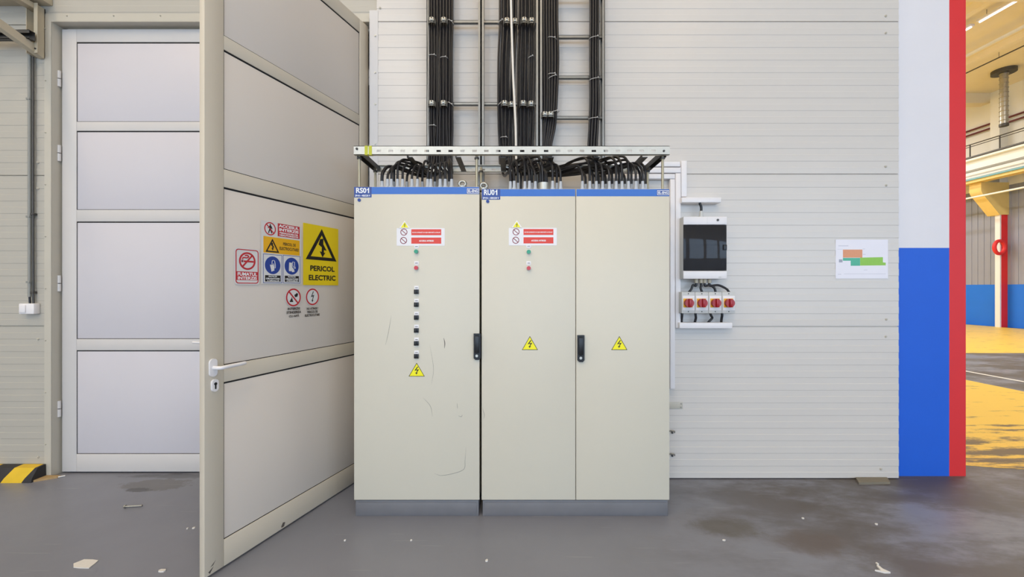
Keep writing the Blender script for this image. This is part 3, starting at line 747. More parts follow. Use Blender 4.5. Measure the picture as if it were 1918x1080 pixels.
# ------------------------------------------------------------------ cable ladders on the wall
LF, LBk = 3.035, 3.105
TOPZ = 5.2
def ladder(px0, px1, rung_py, label, clamps):
    x0, x1 = PX(px0, LF), PX(px1, LF); z0 = 2.20
    r = thing('cable_ladder', ((x0+x1)/2, (LF+LBk)/2, z0), label, 'cable ladder')
    for x, sg in ((x0, 1), (x1, -1)):
        b = MB(); b.box(min(x,x+sg*.004), max(x,x+sg*.004), LF, LBk, z0, TOPZ, M['lsteel']); b.box(min(x,x+sg*.019), max(x,x+sg*.019), LF, LF+.003, z0, TOPZ, M['lsteel']); b.box(min(x,x+sg*.019), max(x,x+sg*.019), LBk-.003, LBk, z0, TOPZ, M['lsteel'])
        b.build('side_rail', r)
    st = PZ(rung_py[0], 3.08)-PZ(rung_py[1], 3.08)
    z = PZ(rung_py[-1], 3.08)
    while z < TOPZ-.1:
        b = MB(); b.box(x0+.003, x1-.003, 3.070, 3.074, z-.011, z+.011, M['lsteel']); b.box(x0+.003, x1-.003, 3.070, 3.092, z+.008, z+.011, M['darksteel']); b.box(x0+.003, x1-.003, 3.070, 3.092, z-.011, z-.008, M['lsteel'])
        b.build('rung', r); z += st
    for cx, cy in clamps:
        X = PX(cx, 2.99); Z = PZ(cy, 2.99); b = MB(); w = .026
        P = [(-w,0),(-w*.9,.018),(-w*.5,.028),(w*.5,.028),(w*.9,.018),(w,0),(w*.86,0),(w*.78,.014),(w*.45,.023),(-w*.45,.023),(-w*.78,.014),(-w*.86,0)]
        T = Matrix(((1,0,0,X),(0,-1,0,3.022),(0,0,1,Z-.018),(0,0,0,1)))
        b.poly([(p[0], p[1]) for p in P], 0, .036, M['steel'], T)
        b.box(X-w, X-w+.004, 3.018, 3.072, Z-.018, Z+.018, M['lsteel']); b.box(X+w-.004, X+w, 3.018, 3.072, Z-.018, Z+.018, M['lsteel'])
        b.box(X-.009, X+.009, 2.988, 2.996, Z-.004, Z+.018, M['steelw'], .002); b.box(X-.004, X+.004, 2.986, 2.989, Z+.004, Z+.018, M['dark']); b.box(X-w*.8, X+w*.8, 2.990, 2.997, Z-.013, Z-.009, M['dark'])
        b.build('cable_clamp', r)
    return r
ladder(799, 900.5, (42, 195), 'left cable ladder on the wall, with widely spaced rungs', [(808,36),(830.5,36),(808,192),(830,192)])
ladder(901.5, 1009, (42, 195), 'middle cable ladder on the wall, behind the white cable', [(949.5,37),(964.5,38),(982,36),(996,37),(945,192),(958.5,194),(980,192),(995,193)])
ladder(1010.5, 1133, (72, 147.5, 221), 'right cable ladder on the wall, with closely spaced rungs', [(1021,213),(1031.5,213)])

# ------------------------------------------------------------------ black cables, one object each
def cable(rows, drop, r, group, label, zt, yl, dy, mname='cable'):
    """rows: (photo column, photo row) stations down the ladder; drop: (photo column, depth) of the gland"""
    P = []
    for px, py in rows: P.append((PX(px, 3.04), yl, PZ(py, 3.04)))
    P[0] = (P[0][0], yl, TOPZ-.25)
    xb = P[-1][0]; X = PX(drop[0], drop[1]); Y = drop[1]
    run = X-xb; zr = dy; s = 1 if run > 0 else -1
    ymid = Y+.10+random.uniform(0, .10)
    if ymid > 2.93: ymid = 2.93
    P.append((xb+run*.02, yl-.01, zr+.07)); P.append((xb+run*.10+s*.01, yl-.06, zr+.012))
    lead = min(.07, abs(run)*.4)
    P.append((xb+run*.45, (ymid+yl)/2-.04, zr+random.uniform(-.008,.008)))
    if abs(run) > .16: P.append((X-s*lead*1.7, ymid, zr+random.uniform(-.006,.01)))
    P.append((X-s*lead*.45, Y+.045, zr+.0+random.uniform(-.006,.008)))
    P.append((X-s*.004, Y+.006, zr-.05)); P.append((X, Y, zt+.075)); P.append((X, Y, zt+.05))
    b = MB(); b.tube(spline(P, 6), r, M[mname], 8)
    return tag(b.build('cable'), label, 'cable', group)

ROWS = (-30, 36, 110, 192, 240, 275)
def bundle(xs, xs_mid, xs_bot, wob, layer):
    out = []
    for a, m, c in zip(xs, xs_mid, xs_bot):
        out.append([(a+random.uniform(-wob,wob)*(.3), -30), (a, 36), ((a+m)/2+random.uniform(-wob,wob), 110), (m, 192), ((m+c)/2+random.uniform(-wob,wob)*.6, 240), (c, 275)])
    return out
def lin(a, b, n): return [a+(b-a)*i/(n-1) for i in range(n)] if n > 1 else [(a+b)/2]
# left ladder: 17 cables in three strands
A = lin(802.5,816,6)+lin(819,822.5,2)+lin(825,836.5,5)+lin(839.5,847,4)
Am = lin(802.5,815.5,6)+lin(818.5,823,2)+lin(824.5,836,5)+lin(839.5,846.5,4)
Ab = lin(803,816,6)+lin(818,821,2)+lin(823,838,5)+lin(840,846,4)
lab = 'black cable on the left ladder, dropping into the cabinet marked RS01'
for i, rows in enumerate(bundle(A, Am, Ab, 1.6, 0)):
    cable(rows, G1[i], .0082 if i else .011, 'black cables on the left ladder', lab, za, 3.045+(.012 if i%2 else 0), random.uniform(2.245, 2.325))
# middle ladder
Bx = lin(936.5,941,2)+lin(944,955,4)+lin(961,967,3)+lin(972,975,1)+lin(977.5,988,4)+lin(992,1001,3)
Bm = lin(933.5,937,2)+lin(940,951,4)+lin(955,962,3)+lin(969,972,1)+lin(975,986,4)+lin(990,999.5,3)
Bb = lin(936,940,2)+lin(943,949,4)+lin(953,962,3)+lin(969,971,1)+lin(975,985,4)+lin(989,997,3)
lab = 'black cable on the middle ladder, dropping into the left half of the RU01 cabinet'
bd = G2[:7]+[(1012,CFY+.1),(1016,CFY+.085),(1021,CFY+.09),(1024,CFY+.105)]+G2[7:]+[(958,CFY+.2),(975,CFY+.22),(990,CFY+.21)]
for i, rows in enumerate(bundle(Bx, Bm, Bb, 1.5, 0)):
    cable(rows, bd[i], .0084, 'black cables on the middle ladder', lab, zb, 3.045+(.012 if i%2 else 0), random.uniform(2.25, 2.325))
# right ladder, two strands
Cx = lin(1014,1044,13); Cm = lin(1015,1045,13); Cb = lin(1013,1032,13)
lab = 'black cable in the left strand of the right ladder, running to the RU01 cabinet'
for i, rows in enumerate(bundle(Cx, Cm, Cb, 1.4, 0)):
    rows[3] = (1016+(i/12)*26, 205)
    cable(rows, G3[i], .0084, 'black cables in the left strand of the right ladder', lab, zb, 3.045+(.012 if i%2 else 0), random.uniform(2.25, 2.325))
Cx = lin(1106.5,1121,7); Cm = lin(1106,1122,7); Cb = lin(1102.5,1118,7)
lab = 'black cable in the thin right-hand strand of the right ladder'
for i, rows in enumerate(bundle(Cx, Cm, Cb, 1.0, 0)):
    cable(rows, G3[13+i], .0082, 'black cables in the thin right-hand strand', lab, zb, 3.045+(.012 if i%2 else 0), random.uniform(2.25, 2.325))
# white cable in front of the middle ladder
P = [(PX(x,2.965), 2.965, PZ(y,2.965)) for x, y in ((955,-200),(957,0),(959.5,90),(962,160),(965.5,230),(966.5,275))]
P += [(PX(967,2.95), 2.94, 2.32), (PX(968,2.9), 2.86, 2.27), (PX(971,2.78), CFY+.14, 2.20), (PX(972,2.75), CFY+.14, zb+.001)]
b = MB(); b.tube(spline(P, 8), .0085, M['wcable'], 10); tag(b.build('cable'), 'white cable hanging down in front of the black cables', 'cable')

# nylon ties round the strands
def tie(px0, px1, py, tilt=0, grp='pale cable ties on the black cables', lab='pale cable tie wrapped round black cables on a ladder'):
    Y = 3.025; x0, x1, z = PX(px0, Y), PX(px1, Y), PZ(py, Y); xm = (x0+x1)/2; w = (x1-x0)/2+.004
    P = [(xm+w*math.cos(a), 3.05+.026*math.sin(a), z+tilt*math.cos(a)) for a in [2*math.pi*i/18 for i in range(18)]]
    b = MB(); b.tube(P, .0024, M['tie'], 6, closed=True); b.box(xm+w*.55-.004, xm+w*.55+.004, 3.018, 3.028, z-.004+tilt*.5, z+.004+tilt*.5, M['tie'], .001)
    tag(b.build('cable_tie'), lab, 'cable tie', grp)
for a in ((802,816,102),(824,837,106),(802,815.5,234),(839,848,38,-.015),(839,848,193,-.015)): tie(*a, grp='ties on the left ladder', lab='pale cable tie round black cables on the left ladder')
for a in ((990,999,105,.008),(938,950,256),(934,942,38,.012),(933,940,193,.012)): tie(*a, grp='ties on the middle ladder', lab='pale cable tie round black cables on the middle ladder')
for a in ((1027,1042,69,-.006),(1027,1042,137),(1028,1043,142,.012),(1029,1047,208,.01)): tie(*a, grp='ties on the right ladder left strand', lab='pale cable tie round the left strand of the right ladder')
for a in ((1105,1123,68,.008),(1105,1124,146,.008),(1104,1122,220,.004)): tie(*a, grp='ties on the right ladder thin strand', lab='pale cable tie round the thin right-hand strand')

# ------------------------------------------------------------------ white trunking, small distribution board and switches
TY = WY-.045
def trunk(px0, px1, py0, py1, label, yf=TY, grp=None):
    x0, x1, z0, z1 = PX(px0,yf), PX(px1,yf), PZ(py1,yf), PZ(py0,yf)
    b = MB(); b.box(x0, x1, yf+.006, WY+.0, z0, z1, M['white'], .0015); 
    if x1-x0 > z1-z0: b.box(x0+.001, x1-.001, yf, yf+.012, z0+.0015, z1-.0015, M['white'], .002)
    else: b.box(x0+.0015, x1-.0015, yf, yf+.012, z0+.001, z1-.001, M['white'], .002)
    return tag(b.build('cable_trunking'), label, 'trunking', grp)
trunk(1130, 1274.5, 302, 311.5, 'topmost white horizontal trunking behind the cable rack')
trunk(1130, 1275.5, 313, 323.3, 'middle white horizontal trunking behind the cable rack')
trunk(1130, 1264.5, 325, 334.5, 'lowest white horizontal trunking behind the cable rack')
trunk(1255.5, 1264.8, 335, 728, 'long white vertical trunking against the RU01 cabinet side')
trunk(1265.6, 1275.4, 324, 614, 'white vertical trunking beside the small distribution board')
trunk(1276.2, 1287, 300.5, 368, 'short white vertical trunking above the small shelf trunking')
trunk(1277, 1351, 369, 379, 'white horizontal trunking over the small distribution board', WY-.075)
trunk(1273, 1372, 604, 615, 'white horizontal trunking under the four red switches', WY-.075)

BF = WY-.115
bx0, bx1, bz0, bz1 = PX(1280,BF), PX(1361.5,BF), PZ(522,BF), PZ(405.5,BF)
db0 = thing('distribution_board', ((bx0+bx1)/2, WY-.05, bz0), 'small white distribution board with smoked door on the right wall', 'fuse box')
ws, we = PZ(506.5,BF), PZ(421,BF)
b = MB()
b.box(bx0+.004, bx1-.004, WY-.012, WY, bz0+.004, bz1-.004, M['greyplastic'], .003)
b.box(bx0, bx0+.016, BF+.009, WY-.008, bz0, bz1, M['greyplastic'], .003); b.box(bx1-.016, bx1, BF+.009, WY-.008, bz0, bz1, M['greyplastic'], .003)
b.box(bx0+.003, bx1-.003, BF+.01, WY-.008, bz0+.003, ws-.001, M['greyplastic'], .004); b.box(bx0+.003, bx1-.003, BF+.01, WY-.008, we+.001, bz1-.003, M['greyplastic'], .004)
b.build('casing', db0)
T = FRONT(BF)
b = MB(); b.box(bx0, bx1, we+.002, bz1, -.012, .003, M['white'], .004, T); b.disc(PX(1344,BF), PZ(412,BF), .009, .003, .006, M['darksteel'], T, 16)
b.box(PX(1324.5,BF)-.0006, PX(1324.5,BF)+.0006, PZ(419,BF), PZ(407,BF), .003, .0034, M['greyplastic'], 0, T); b.build('top_cover', db0)
b = MB(); b.box(bx0, bx1, bz0, ws-.002, -.012, .003, M['white'], .004, T); b.disc(PX(1348,BF), PZ(519,BF), .011, .003, .004, M['greyplastic'], T, 16, .006); b.build('bottom_cover', db0)
b = MB(); b.box(bx0+.017, bx1-.017, BF+.055, BF+.06, ws, we, M['greyplastic']); 
b.box(bx0+.03, bx1-.03, BF+.05, BF+.055, ws+.09, ws+.2, M['dark'])
for i in range(12): b.box(bx0+.034+i*.0206, bx0+.0525+i*.0206, BF+.04, BF+.054, ws+.1, ws+.185, M['white'] if i > 5 else M['darksteel'], .001)
b.build('breaker_row', db0)
b = MB(); b.box(bx0+.001, bx1-.001, BF+.001, BF+.007, ws, we, M['smoke'], .002); d = b.build('smoked_door', db0)
b = MB(); b.box(PX(1355,BF), PX(1361,BF), PZ(468,BF), PZ(458,BF), .0, .006, M['dark'], .0015, T); b.build('latch', d)
b = MB(); X = PX(1313,BF+.05); Y = BF+.05
b.cyl((X,Y,bz1-.006), (X,Y,bz1+.012), .019, M['greyplastic'], 6); b.cyl((X,Y,bz1+.012),(X,Y,bz1+.05), .0125, M['greyplastic'], 14); b.build('cable_gland', db0)
gl = []
for px in (1306,1315,1322,1331):
    X = PX(px-2, BF+.05); b = MB(); b.cyl((X,Y,bz0+.006),(X,Y,bz0-.03), .014, M['bracket'], 12); b.build('cable_gland', db0); gl.append(X)
X = PX(1313,Y)
b = MB(); b.tube(spline([(X,Y,bz1+.03),(X+.002,Y,bz1+.06),(X,Y,bz1+.085),(X-.012,Y-.002,PZ(380,Y))], 6), .009, M['cable'], 10)
tag(b.build('cable'), 'short black cable from the trunking into the top of the distribution board', 'cable')

SF = WY-.10
sx = [1276.8,1302,1327.2,1352.4,1377.6]
ords = ('nearest the cabinets', 'second from the cabinets', 'third from the cabinets', 'farthest from the cabinets')
T = FRONT(SF)
for i in range(4):
    x0, x1, z0, z1 = PX(sx[i],SF)+.0008, PX(sx[i+1],SF)-.0008, PZ(586.5,SF), PZ(546.5,SF)
    r = thing('rotary_switch', ((x0+x1)/2, WY-.05, z0), 'grey isolator switch with red knob, '+ords[i], 'switch', 'isolator switches under the distribution board')
    b = MB(); b.box(x0, x1, SF, WY, z0, z1, M['greyplastic'], .003); 
    for z in (z0+.013, z1-.013): b.disc((x0+x1)/2, z, .0045, 0, .0008, M['darksteel'], T, 10)
    b.build('housing', r)
    b = MB(); b.box(x0+.006, x1-.004, z0+.022, z1-.028, -.001, .0022, M['white'], .001, T); b.build('cover_plate', r)
    cxk = (x0+x1)/2-.004; cz = (z0+z1)/2-.002
    b = MB(); b.box(cxk-.034, cxk+.034, cz-.033, cz+.033, .0015, .006, M['amber'], .002, T); b.build('yellow_plate', r)
    b = MB(); b.disc(cxk, cz, .032, .006, .034, M['knob'], T, 32); b.box(cxk-.008, cxk+.008, cz-.031, cz+.031, .03, .048, M['knob'], .004, T); b.build('knob', r)
SYc = WY-.05
up = [(1283,0),(1302.5,1),(1325,2),(1347,3)]
for i in range(4):
    xt = gl[i]; xe = (PX(sx[i],SYc)+PX(sx[i+1],SYc))/2-.005; zt_ = PZ(546.5,SYc)
    s = 1 if xe > xt else -1
    P = [(xt,Y,bz0-.02),(xt+.002*s,Y,bz0-.05),(xt+(xe-xt)*.45,Y-.002,zt_+.05+.0*i),(xe-.012*s,Y-.002,zt_+.03),(xe,Y-.002,zt_-.004)]
    if i in (0, 3): P[3] = (xe-.02*s, Y-.002, zt_+.022)
    b = MB(); b.tube(spline(P, 6), .0085, M['cable'], 10)
    tag(b.build('cable'), 'black cable from the distribution board down to the switch '+ords[i], 'cable', 'cables from the distribution board to the switches')
    px = (1276.5,1301.5,1329.5,1351.5)[i]; X = PX(px+1, SYc); zb_ = PZ(586.5,SYc); ze = PZ(604,WY-.03)
    bow = (0,.006,.016,.0)[i]
    P = [(X,SYc,zb_+.005),(X+bow*.3,SYc,zb_-.015),(X+bow,SYc+.006,(zb_+ze)/2),(X+bow*.4-(.012 if i == 2 else 0),SYc+.012,ze+.008),(X-(.018 if i == 2 else 0),SYc+.013,ze-.012)]
    b = MB(); b.tube(spline(P, 6), .009, M['cable'], 10)
    tag(b.build('cable'), 'black cable from the switch '+ords[i]+' down into the trunking', 'cable', 'cables from the switches to the trunking')

# plan sheet on the wall
PYW = WY-.0006
x0,x1,z0,z1 = PX(1565,WY), PX(1663,WY), PZ(521.5,WY), PZ(448.5,WY)
r = thing('plan_sheet', ((x0+x1)/2, PYW, z0), 'white floor plan sheet with orange and green areas taped to the right wall', 'paper')
T = FRONT(WY-.0004)
b = MB(); b.box(x0,x1,z0,z1,0,.0008,M['paper'],0,T); b.build('sheet', r)
pp = lambda u, v: (PX(1540+u/9, WY), PZ(420+v/9, WY))
for nm, P, m in (('orange_area', [(347,425),(675,425),(675,560),(347,560)], 'p_orange'), ('teal_area', [(347,565),(635,565),(635,697),(478,697),(478,612),(347,612)], 'p_teal'), ('green_area', [(637,560),(1020,552),(1020,640),(1068,645),(1068,690),(637,694)], 'p_green')):
    b = MB(); b.poly([pp(*q) for q in P], .0008, .0012, M[m], T); b.build(nm, r)
b = MB()
for a, c, d, e in ((270,358,440,364),(262,838,320,842),(365,833,1070,836),(280,590,340,640),(255,418,345,420),(680,412,720,416),(680,503,730,507),(700,765,760,769)):
    q0 = pp(a, e); q1 = pp(c if False else d, c); b.box(q0[0], q1[0], q0[1], q1[1], .0008, .0011, M['p_grey'], 0, T)
b.build('printed_lines', r)

# small leftovers on the wall beside the cabinet
x0,x1,z0,z1 = PX(1252,WY), PX(1278.5,WY), PZ(765,WY), PZ(752.5,WY)
b = MB(); b.box(x0,x1,WY-.004,WY,z0,z1,M['flash'],.001); screw(b, x1-.012, WY-.004, z1-.012, .006, M['steel']); screw(b, x1-.014, WY-.004, z0+.012, .006, M['steel'])
tag(b.build('mounting_plate'), 'small pale metal strap with two screws beside the cabinet', 'plate')
for py, w in ((808,'upper'),(851,'lower')):
    X, Z = PX(1259,WY), PZ(py,WY)
    b = MB(); b.tube(spline([(X-.024,WY-.004,Z+.004),(X-.012,WY-.022,Z+.014),(X+.008,WY-.022,Z+.012),(X+.018,WY-.006,Z),(X+.018,WY,Z-.008)], 6), .004, M['steel'], 8)
    b.box(X-.008, X+.004, WY-.014, WY, Z-.012, Z+.006, M['darksteel'], .002)
    tag(b.build('cable_clip'), w+' of the two grey clips low on the wall beside the cabinet', 'clip')

# ------------------------------------------------------------------ left wall: conduit, switch, bracket, rails, kerb
X = PX(56, WL-.03)
zsw = PZ(568, WL-.03)
b = MB(); Yc = WL-.022
b.tube([(X-.012,Yc,zsw+.05),(X-.012,Yc,5.0)], .0105, M['conduit'], 12); b.tube(spline([(X-.012,Yc,zsw+.05),(X-.010,Yc,zsw+.02),(X-.008,Yc,zsw-.01)],5), .007, M['cable'], 8)
for z in (2.0, 2.9, 1.5): b.box(X-.028, X+.0, Yc-.013, WL, z-.008, z+.008, M['conduit'], .002)
tag(b.build('conduit'), 'grey conduit tube running up the left wall from the light switch', 'pipe')
b = MB(); b.tube(spline([(X+.012,Yc+.006,zsw-.01),(X+.012,Yc+.004,zsw+.06),(X+.010,Yc+.004,2.4),(X+.012,Yc+.004,5.0)],8), .007, M['darksteel'], 10)
for z in (2.02, 1.42): b.box(X+.0, X+.022, Yc-.008, WL, z-.008, z+.008, M['darksteel'], .002)
tag(b.build('cable'), 'thin dark cable clipped beside the grey conduit on the left wall', 'cable')
x0,x1,z0,z1 = PX(34.5,WL-.045), PX(63,WL-.045), PZ(588,WL-.045), PZ(568,WL-.045)
r = thing('light_switch', ((x0+x1)/2, WL-.02, z0), 'white surface light switch on the left wall below the conduit', 'switch')
b = MB(); b.box(x0,x1,WL-.045,WL,z0,z1,M['white'],.006); b.build('box', r)
b = MB(); b.box(x0+.012,x0+.058,WL-.053,WL-.043,z0+.012,z1-.012,M['white'],.003); b.build('rocker', r)

r = thing('wall_bracket', (-3.63, WL, 3.2), 'beige folded steel bracket high on the left wall beside the door frame', 'bracket')
b = MB()
zA, zB_ = 3.225, 3.60
for xo, m in ((-3.665, M['bracket']), (-3.602, M['bracket'])):
    b.box(xo, xo+.004, WL-.07, WL, zA, zB_, m)
b.box(-3.665, -3.598, WL-.006, WL, zA, zB_, M['bracket']); b.box(-3.602, -3.575, WL-.074, WL-.070, zA, zB_, M['bracket'])
screw(b, -3.588, WL-.074, zA+.03, .006, M['darksteel']); screw(b, -3.64, WL-.006, zB_-.03, .008, M['steelw']); b.build('upright', r)
b = MB(); T = Matrix(((0,0,1,-3.60),(1,0,0,0),(0,1,0,0),(0,0,0,1)))     # outline in the Y-Z plane
b.poly([(WL-.01,3.215),(WL-.01,3.275),(2.3,3.50),(2.3,3.44)], 0, .004, M['bracket'], T); b.poly([(WL-.01,3.215),(WL-.01,3.219),(2.3,3.444),(2.3,3.44)], -.04, 0, M['bracket'], T)
b.build('brace', r)
b = MB(); b.box(-3.66,-3.60,2.3,WL-.005,3.56,3.60,M['bracket'],.002); b.build('arm', r)
xe = PX(63, 3.09); zc = PZ(68, 3.09)
b = MB()
for a, c in ((zc-.032, zc-.029), (zc+.029, zc+.032)): b.box(-7, xe, 3.06, 3.10, a, c, M['darksteel'])
b.box(-7, xe, 3.097, 3.10, zc-.032, zc+.032, M['darksteel']); b.box(-7, xe, 3.06, 3.063, zc-.032, zc-.022, M['darksteel']); b.box(-7, xe, 3.06, 3.063, zc+.008, zc+.032, M['darksteel'])
b.box(-5.2,-5.15,3.1,WL,zc-.02,zc+.02,M['darksteel'])
tag(b.build('support_rail'), 'dark steel channel running left behind the beige bracket', 'rail')
b = MB(); b.box(-7, PX(74,3.1), 3.02, WL, 3.625, 3.70, M['bracket'], .003); tag(b.build('support_rail'), 'beige channel at the top of the left wall above the bracket', 'rail')

# kerb and boards
kx1 = PX(62, 3.1); b = MB()
SEC = [(3.085,0),(3.092,.03),(3.13,.095),(3.185,.1),(3.188,0)]
x = -4.9; i = 0; edges = []
while x < kx1-.001:
    xn = min(x+.155, kx1); edges.append((x, xn, i)); x = xn; i += 1
def skew(z, x): return x if abs(x-kx1) < 1e-6 or x < -4.89 else min(x+z*.55, kx1)
n_e = len(edges)
for a, c, i in edges:
    m = M['curb_y'] if (n_e-1-i)%2 == 1 else M['curb_k']
    vs = [(skew(z,a),y,z) for y, z in SEC]+[(skew(z,c),y,z) for y, z in SEC]; k = len(SEC)
    fs = [(j,(j+1)%k,k+(j+1)%k,k+j)[::-1] for j in range(k)]
    if a < -4.89: fs.append(list(range(k)))
    if abs(c-kx1) < 1e-6: fs.append([k+j for j in range(k)][::-1])
    b.add(vs, fs, m)
tag(b.build('wheel_stop'), 'black and yellow striped kerb on the floor along the left wall', 'kerb')
b = MB(); T = None
b.poly([(kx1+.002,3.10),(kx1+.11,3.165),(kx1+.11,3.186),(kx1+.002,3.186)], .0, .014, M['wood']); tag(b.build('board'), 'small bare wooden board between the striped kerb and the door frame', 'board')
b = MB(); b.poly([(PX(1611,3.05),3.06),(PX(1672,3.05),3.07),(PX(1665,3.13),3.145),(PX(1606,3.13),3.145)], 0, .016, M['greywood']); tag(b.build('board'), 'flat weathered board on the floor at the foot of the pillar', 'board')

# litter on the floor
def FP(px, py): Y = F*CZ/(py-CY); return PX(px, Y), Y
X, Y = FP(249, 951); b = MB(); b.cyl((X-.05,Y,.010),(X+.05,Y+.012,.010), .006, M['steel'], 10); b.cyl((X-.056,Y,.010),(X-.048,Y,.010), .0105, M['steel'], 6)
tag(b.build('bolt'), 'steel bolt lying on the floor before the closed door', 'bolt')
def chip(px, py, r, label, grp=None, m='debris', h=.006, st=1.0, n=8):
    X, Y = FP(px, py); P = []
    for i in range(n):
        a = 2*math.pi*i/n; q = r*random.uniform(.6, 1.1); P.append((X+q*math.cos(a)*st, Y+q*math.sin(a)))
    b = MB(); b.poly(P, 0, h, M[m]); return tag(b.build('litter_scrap'), label, 'litter', grp)
chip(162, 1056, .045, 'largest pale scrap on the floor at the left, before the closed door', st=1.4, h=.004)
chip(304, 1069, .014, 'small white scrap on the floor left of the open door', st=1.6)
chip(351, 990, .008, 'tiny white crumb on the floor beside the open door edge', 'white crumbs by the open door'); chip(363, 989, .008, 'tiny white crumb on the floor beside the open door edge', 'white crumbs by the open door')
chip(770, 1012, .006, 'tiny pale crumb on the floor before the RS01 cabinet'); chip(646, 1012, .006, 'tiny pale crumb on the floor under the open door')
chip(1504, 971, .007, 'small pale scrap on the floor before the right wall', st=1.3); chip(1642, 982, .008, 'pale smear-like scrap on the floor in front of the pillar', st=1.4); chip(1356, 1012, .006, 'thin white sliver on the floor right of the cabinets', st=1.6)
chip(912, 1050, .009, 'single pale crumb on the floor before the RU01 cabinet')
X, Y = FP(1652, 1068); b = MB()
b.poly([(X-.04,Y-.004),(X-.014,Y-.008),(X-.002,Y+.03),(X+.010,Y+.034),(X+.008,Y+.004),(X+.024,Y-.022),(X-.006,Y-.022)], 0, .008, M['debris']); b.poly([(X+.012,Y+.042),(X+.022,Y+.042),(X+.020,Y+.054),(X+.013,Y+.053)], 0, .008, M['debris'])
tag(b.build('litter_scrap'), 'crumpled white scrap on the floor at the lower right', 'litter')
X, Y = FP(105, 893); b = MB(); b.tube(spline([(X-.05,Y+.01,.006),(X-.02,Y-.012,.006),(X+.03,Y-.01,.006),(X+.06,Y+.01,.006)],6), .005, M['debris'], 8)
tag(b.build('litter_scrap'), 'curved pale offcut on the floor at the door frame foot', 'litter')

# ------------------------------------------------------------------ the hall beyond the pillar
SWX = 18.5
b = MB(); b.box(SWX, SWX+.3, -10, 34, 0, 1.6, M['dado']); struct(b, 'wall_hall_dado')
b = MB()
y = -10.0
while y < 34:                                   # vertical corrugation of the grey sheeting
    b.box(SWX+.012, SWX+.3, y, y+.22, 1.6, 5.3, M['sheet']); b.box(SWX+.0, SWX+.012, y+.04, y+.15, 1.6, 5.3, M['sheet']); y += .22
struct(b, 'wall_hall_sheeting')
b = MB(); b.box(SWX, SWX+.3, -10, 34, 5.3, CEIL, M['creamwall']); struct(b, 'wall_hall_upper')
b = MB(); b.box(3.0, SWX+.3, 34, 34.2, 0, CEIL, M['creamwall']); struct(b, 'wall_hall_end')
b = MB(); b.box(-8, SWX+.3, -10, 34, CEIL, CEIL+.2, M['cream'])
struct(b, 'ceiling')
for Y in (-7, -1.5, 4, 10.0, 16.0, 22, 28): b = MB(); b.box(-8, SWX, Y, Y+.35, CEIL-.38, CEIL, M['cream']); struct(b, 'ceiling_beam')
for X in (12.2, 14.95): b = MB(); b.box(X, X+.2, -10, 34, CEIL-.2, CEIL-.001, M['cream']); struct(b, 'ceiling_beam')

def hall_column(Y, label):
    r = thing('hall_column', (18.3, Y, 0), label, 'column')
    b = MB(); b.box(18.22, SWX, Y, Y+.16, 0, 4.25, M['p_white']); b.box(18.27, 18.52, Y-.004, Y, 0, 4.25, M['p_red']); b.build('shaft', r)
    b = MB(); T = Matrix(((1,0,0,0),(0,0,1,Y-.05),(0,1,0,0),(0,0,0,1)))
    b.poly([(SWX,4.2),(18.15,4.2),(17.5,5.0),(17.46,5.1),(17.46,5.4),(SWX,5.4)], 0, .4, M['ochre'], T); b.build('corbel', r)
    b = MB(); b.box(18.2, SWX, Y, Y+.3, 5.4, CEIL-.38, M['creamwall']); b.build('upper_shaft', r)
    return r
hall_column(15.45, 'red and white column with an ochre corbel under the white crane beam')
b = MB(); xcb = 17.42
b.box(xcb-.17, xcb+.17, -8, 33, 6.26, 6.33, M['pipe_w']); b.box(xcb-.012, xcb+.012, -8, 33, 5.5, 6.26, M['pipe_w']); b.box(xcb-.17, xcb+.17, -8, 33, 5.41, 5.50, M['ochre'])
b.box(xcb-.05, xcb+.05, -8, 33, 5.86, 5.93, M['conduit'])
tag(b.build('crane_beam'), 'white crane runway beam carried on the ochre corbel in the hall', 'beam')
for dz, dx, m, lb in ((5.72,-.12,'pipe_w','white pipe running along the crane beam'),(5.60,-.17,'pipe_w','lower white pipe along the crane beam, above the blue pipe'),(5.53,-.20,'pipe_b','light blue pipe along the underside of the crane beam')):
    b = MB(); b.tube([(xcb+dx,-8,dz),(xcb+dx,33,dz)], .035, M[m], 10); tag(b.build('pipe'), lb, 'pipe')
b = MB(); b.tube([(17.4,-8,4.885),(17.4,33,4.885)], .035, M['pipe_w'], 10)
for Y in (8, 12, 16.5, 20): b.box(17.385,17.415,Y,Y+.03,4.9,5.41,M['darksteel'])
tag(b.build('pipe'), 'thin white pipe hanging below the crane beam and corbel', 'pipe')
for z, lb in ((7.78,'upper maroon pipe on the cream wall above the walkway'),(7.6,'lower maroon pipe on the cream wall above the walkway')):
    b = MB(); b.tube([(18.38,-8,z),(18.38,33,z)], .035, M['pipe_r'], 10)
    for Y in (9.5, 15.5, 21.5): b.box(18.36,18.5,Y,Y+.04,z-.05,z+.05,M['darksteel'])
    tag(b.build('pipe'), lb, 'pipe')
r = thing('walkway', (17.6, 12, 6.33), 'dark steel walkway with railing on top of the crane beam', 'walkway')
b = MB(); b.box(xcb-.2, 18.3, -8, 33, 6.345, 6.40, M['darksteel']); b.build('grating', r)
b = MB(); b.tube([(xcb-.15,-8,6.86),(xcb-.15,33,6.86)], .02, M['darksteel'], 8); b.tube([(xcb-.15,-8,6.78),(xcb-.15,33,6.78)], .014, M['darksteel'], 8); b.build('handrail', r)
for i in range(11):
    Y = 8.0+i*.95; b = MB(); b.cyl((xcb-.15,Y,6.4),(xcb-.15,Y,6.86), .02, M['darksteel'], 8); b.build('rail_post', r)
r = thing('ventilation_duct', (17.0, 14.3, 7.07), 'round ribbed metal ventilation duct hanging from the hall ceiling', 'duct')
b = MB(); P = []; z = 7.15
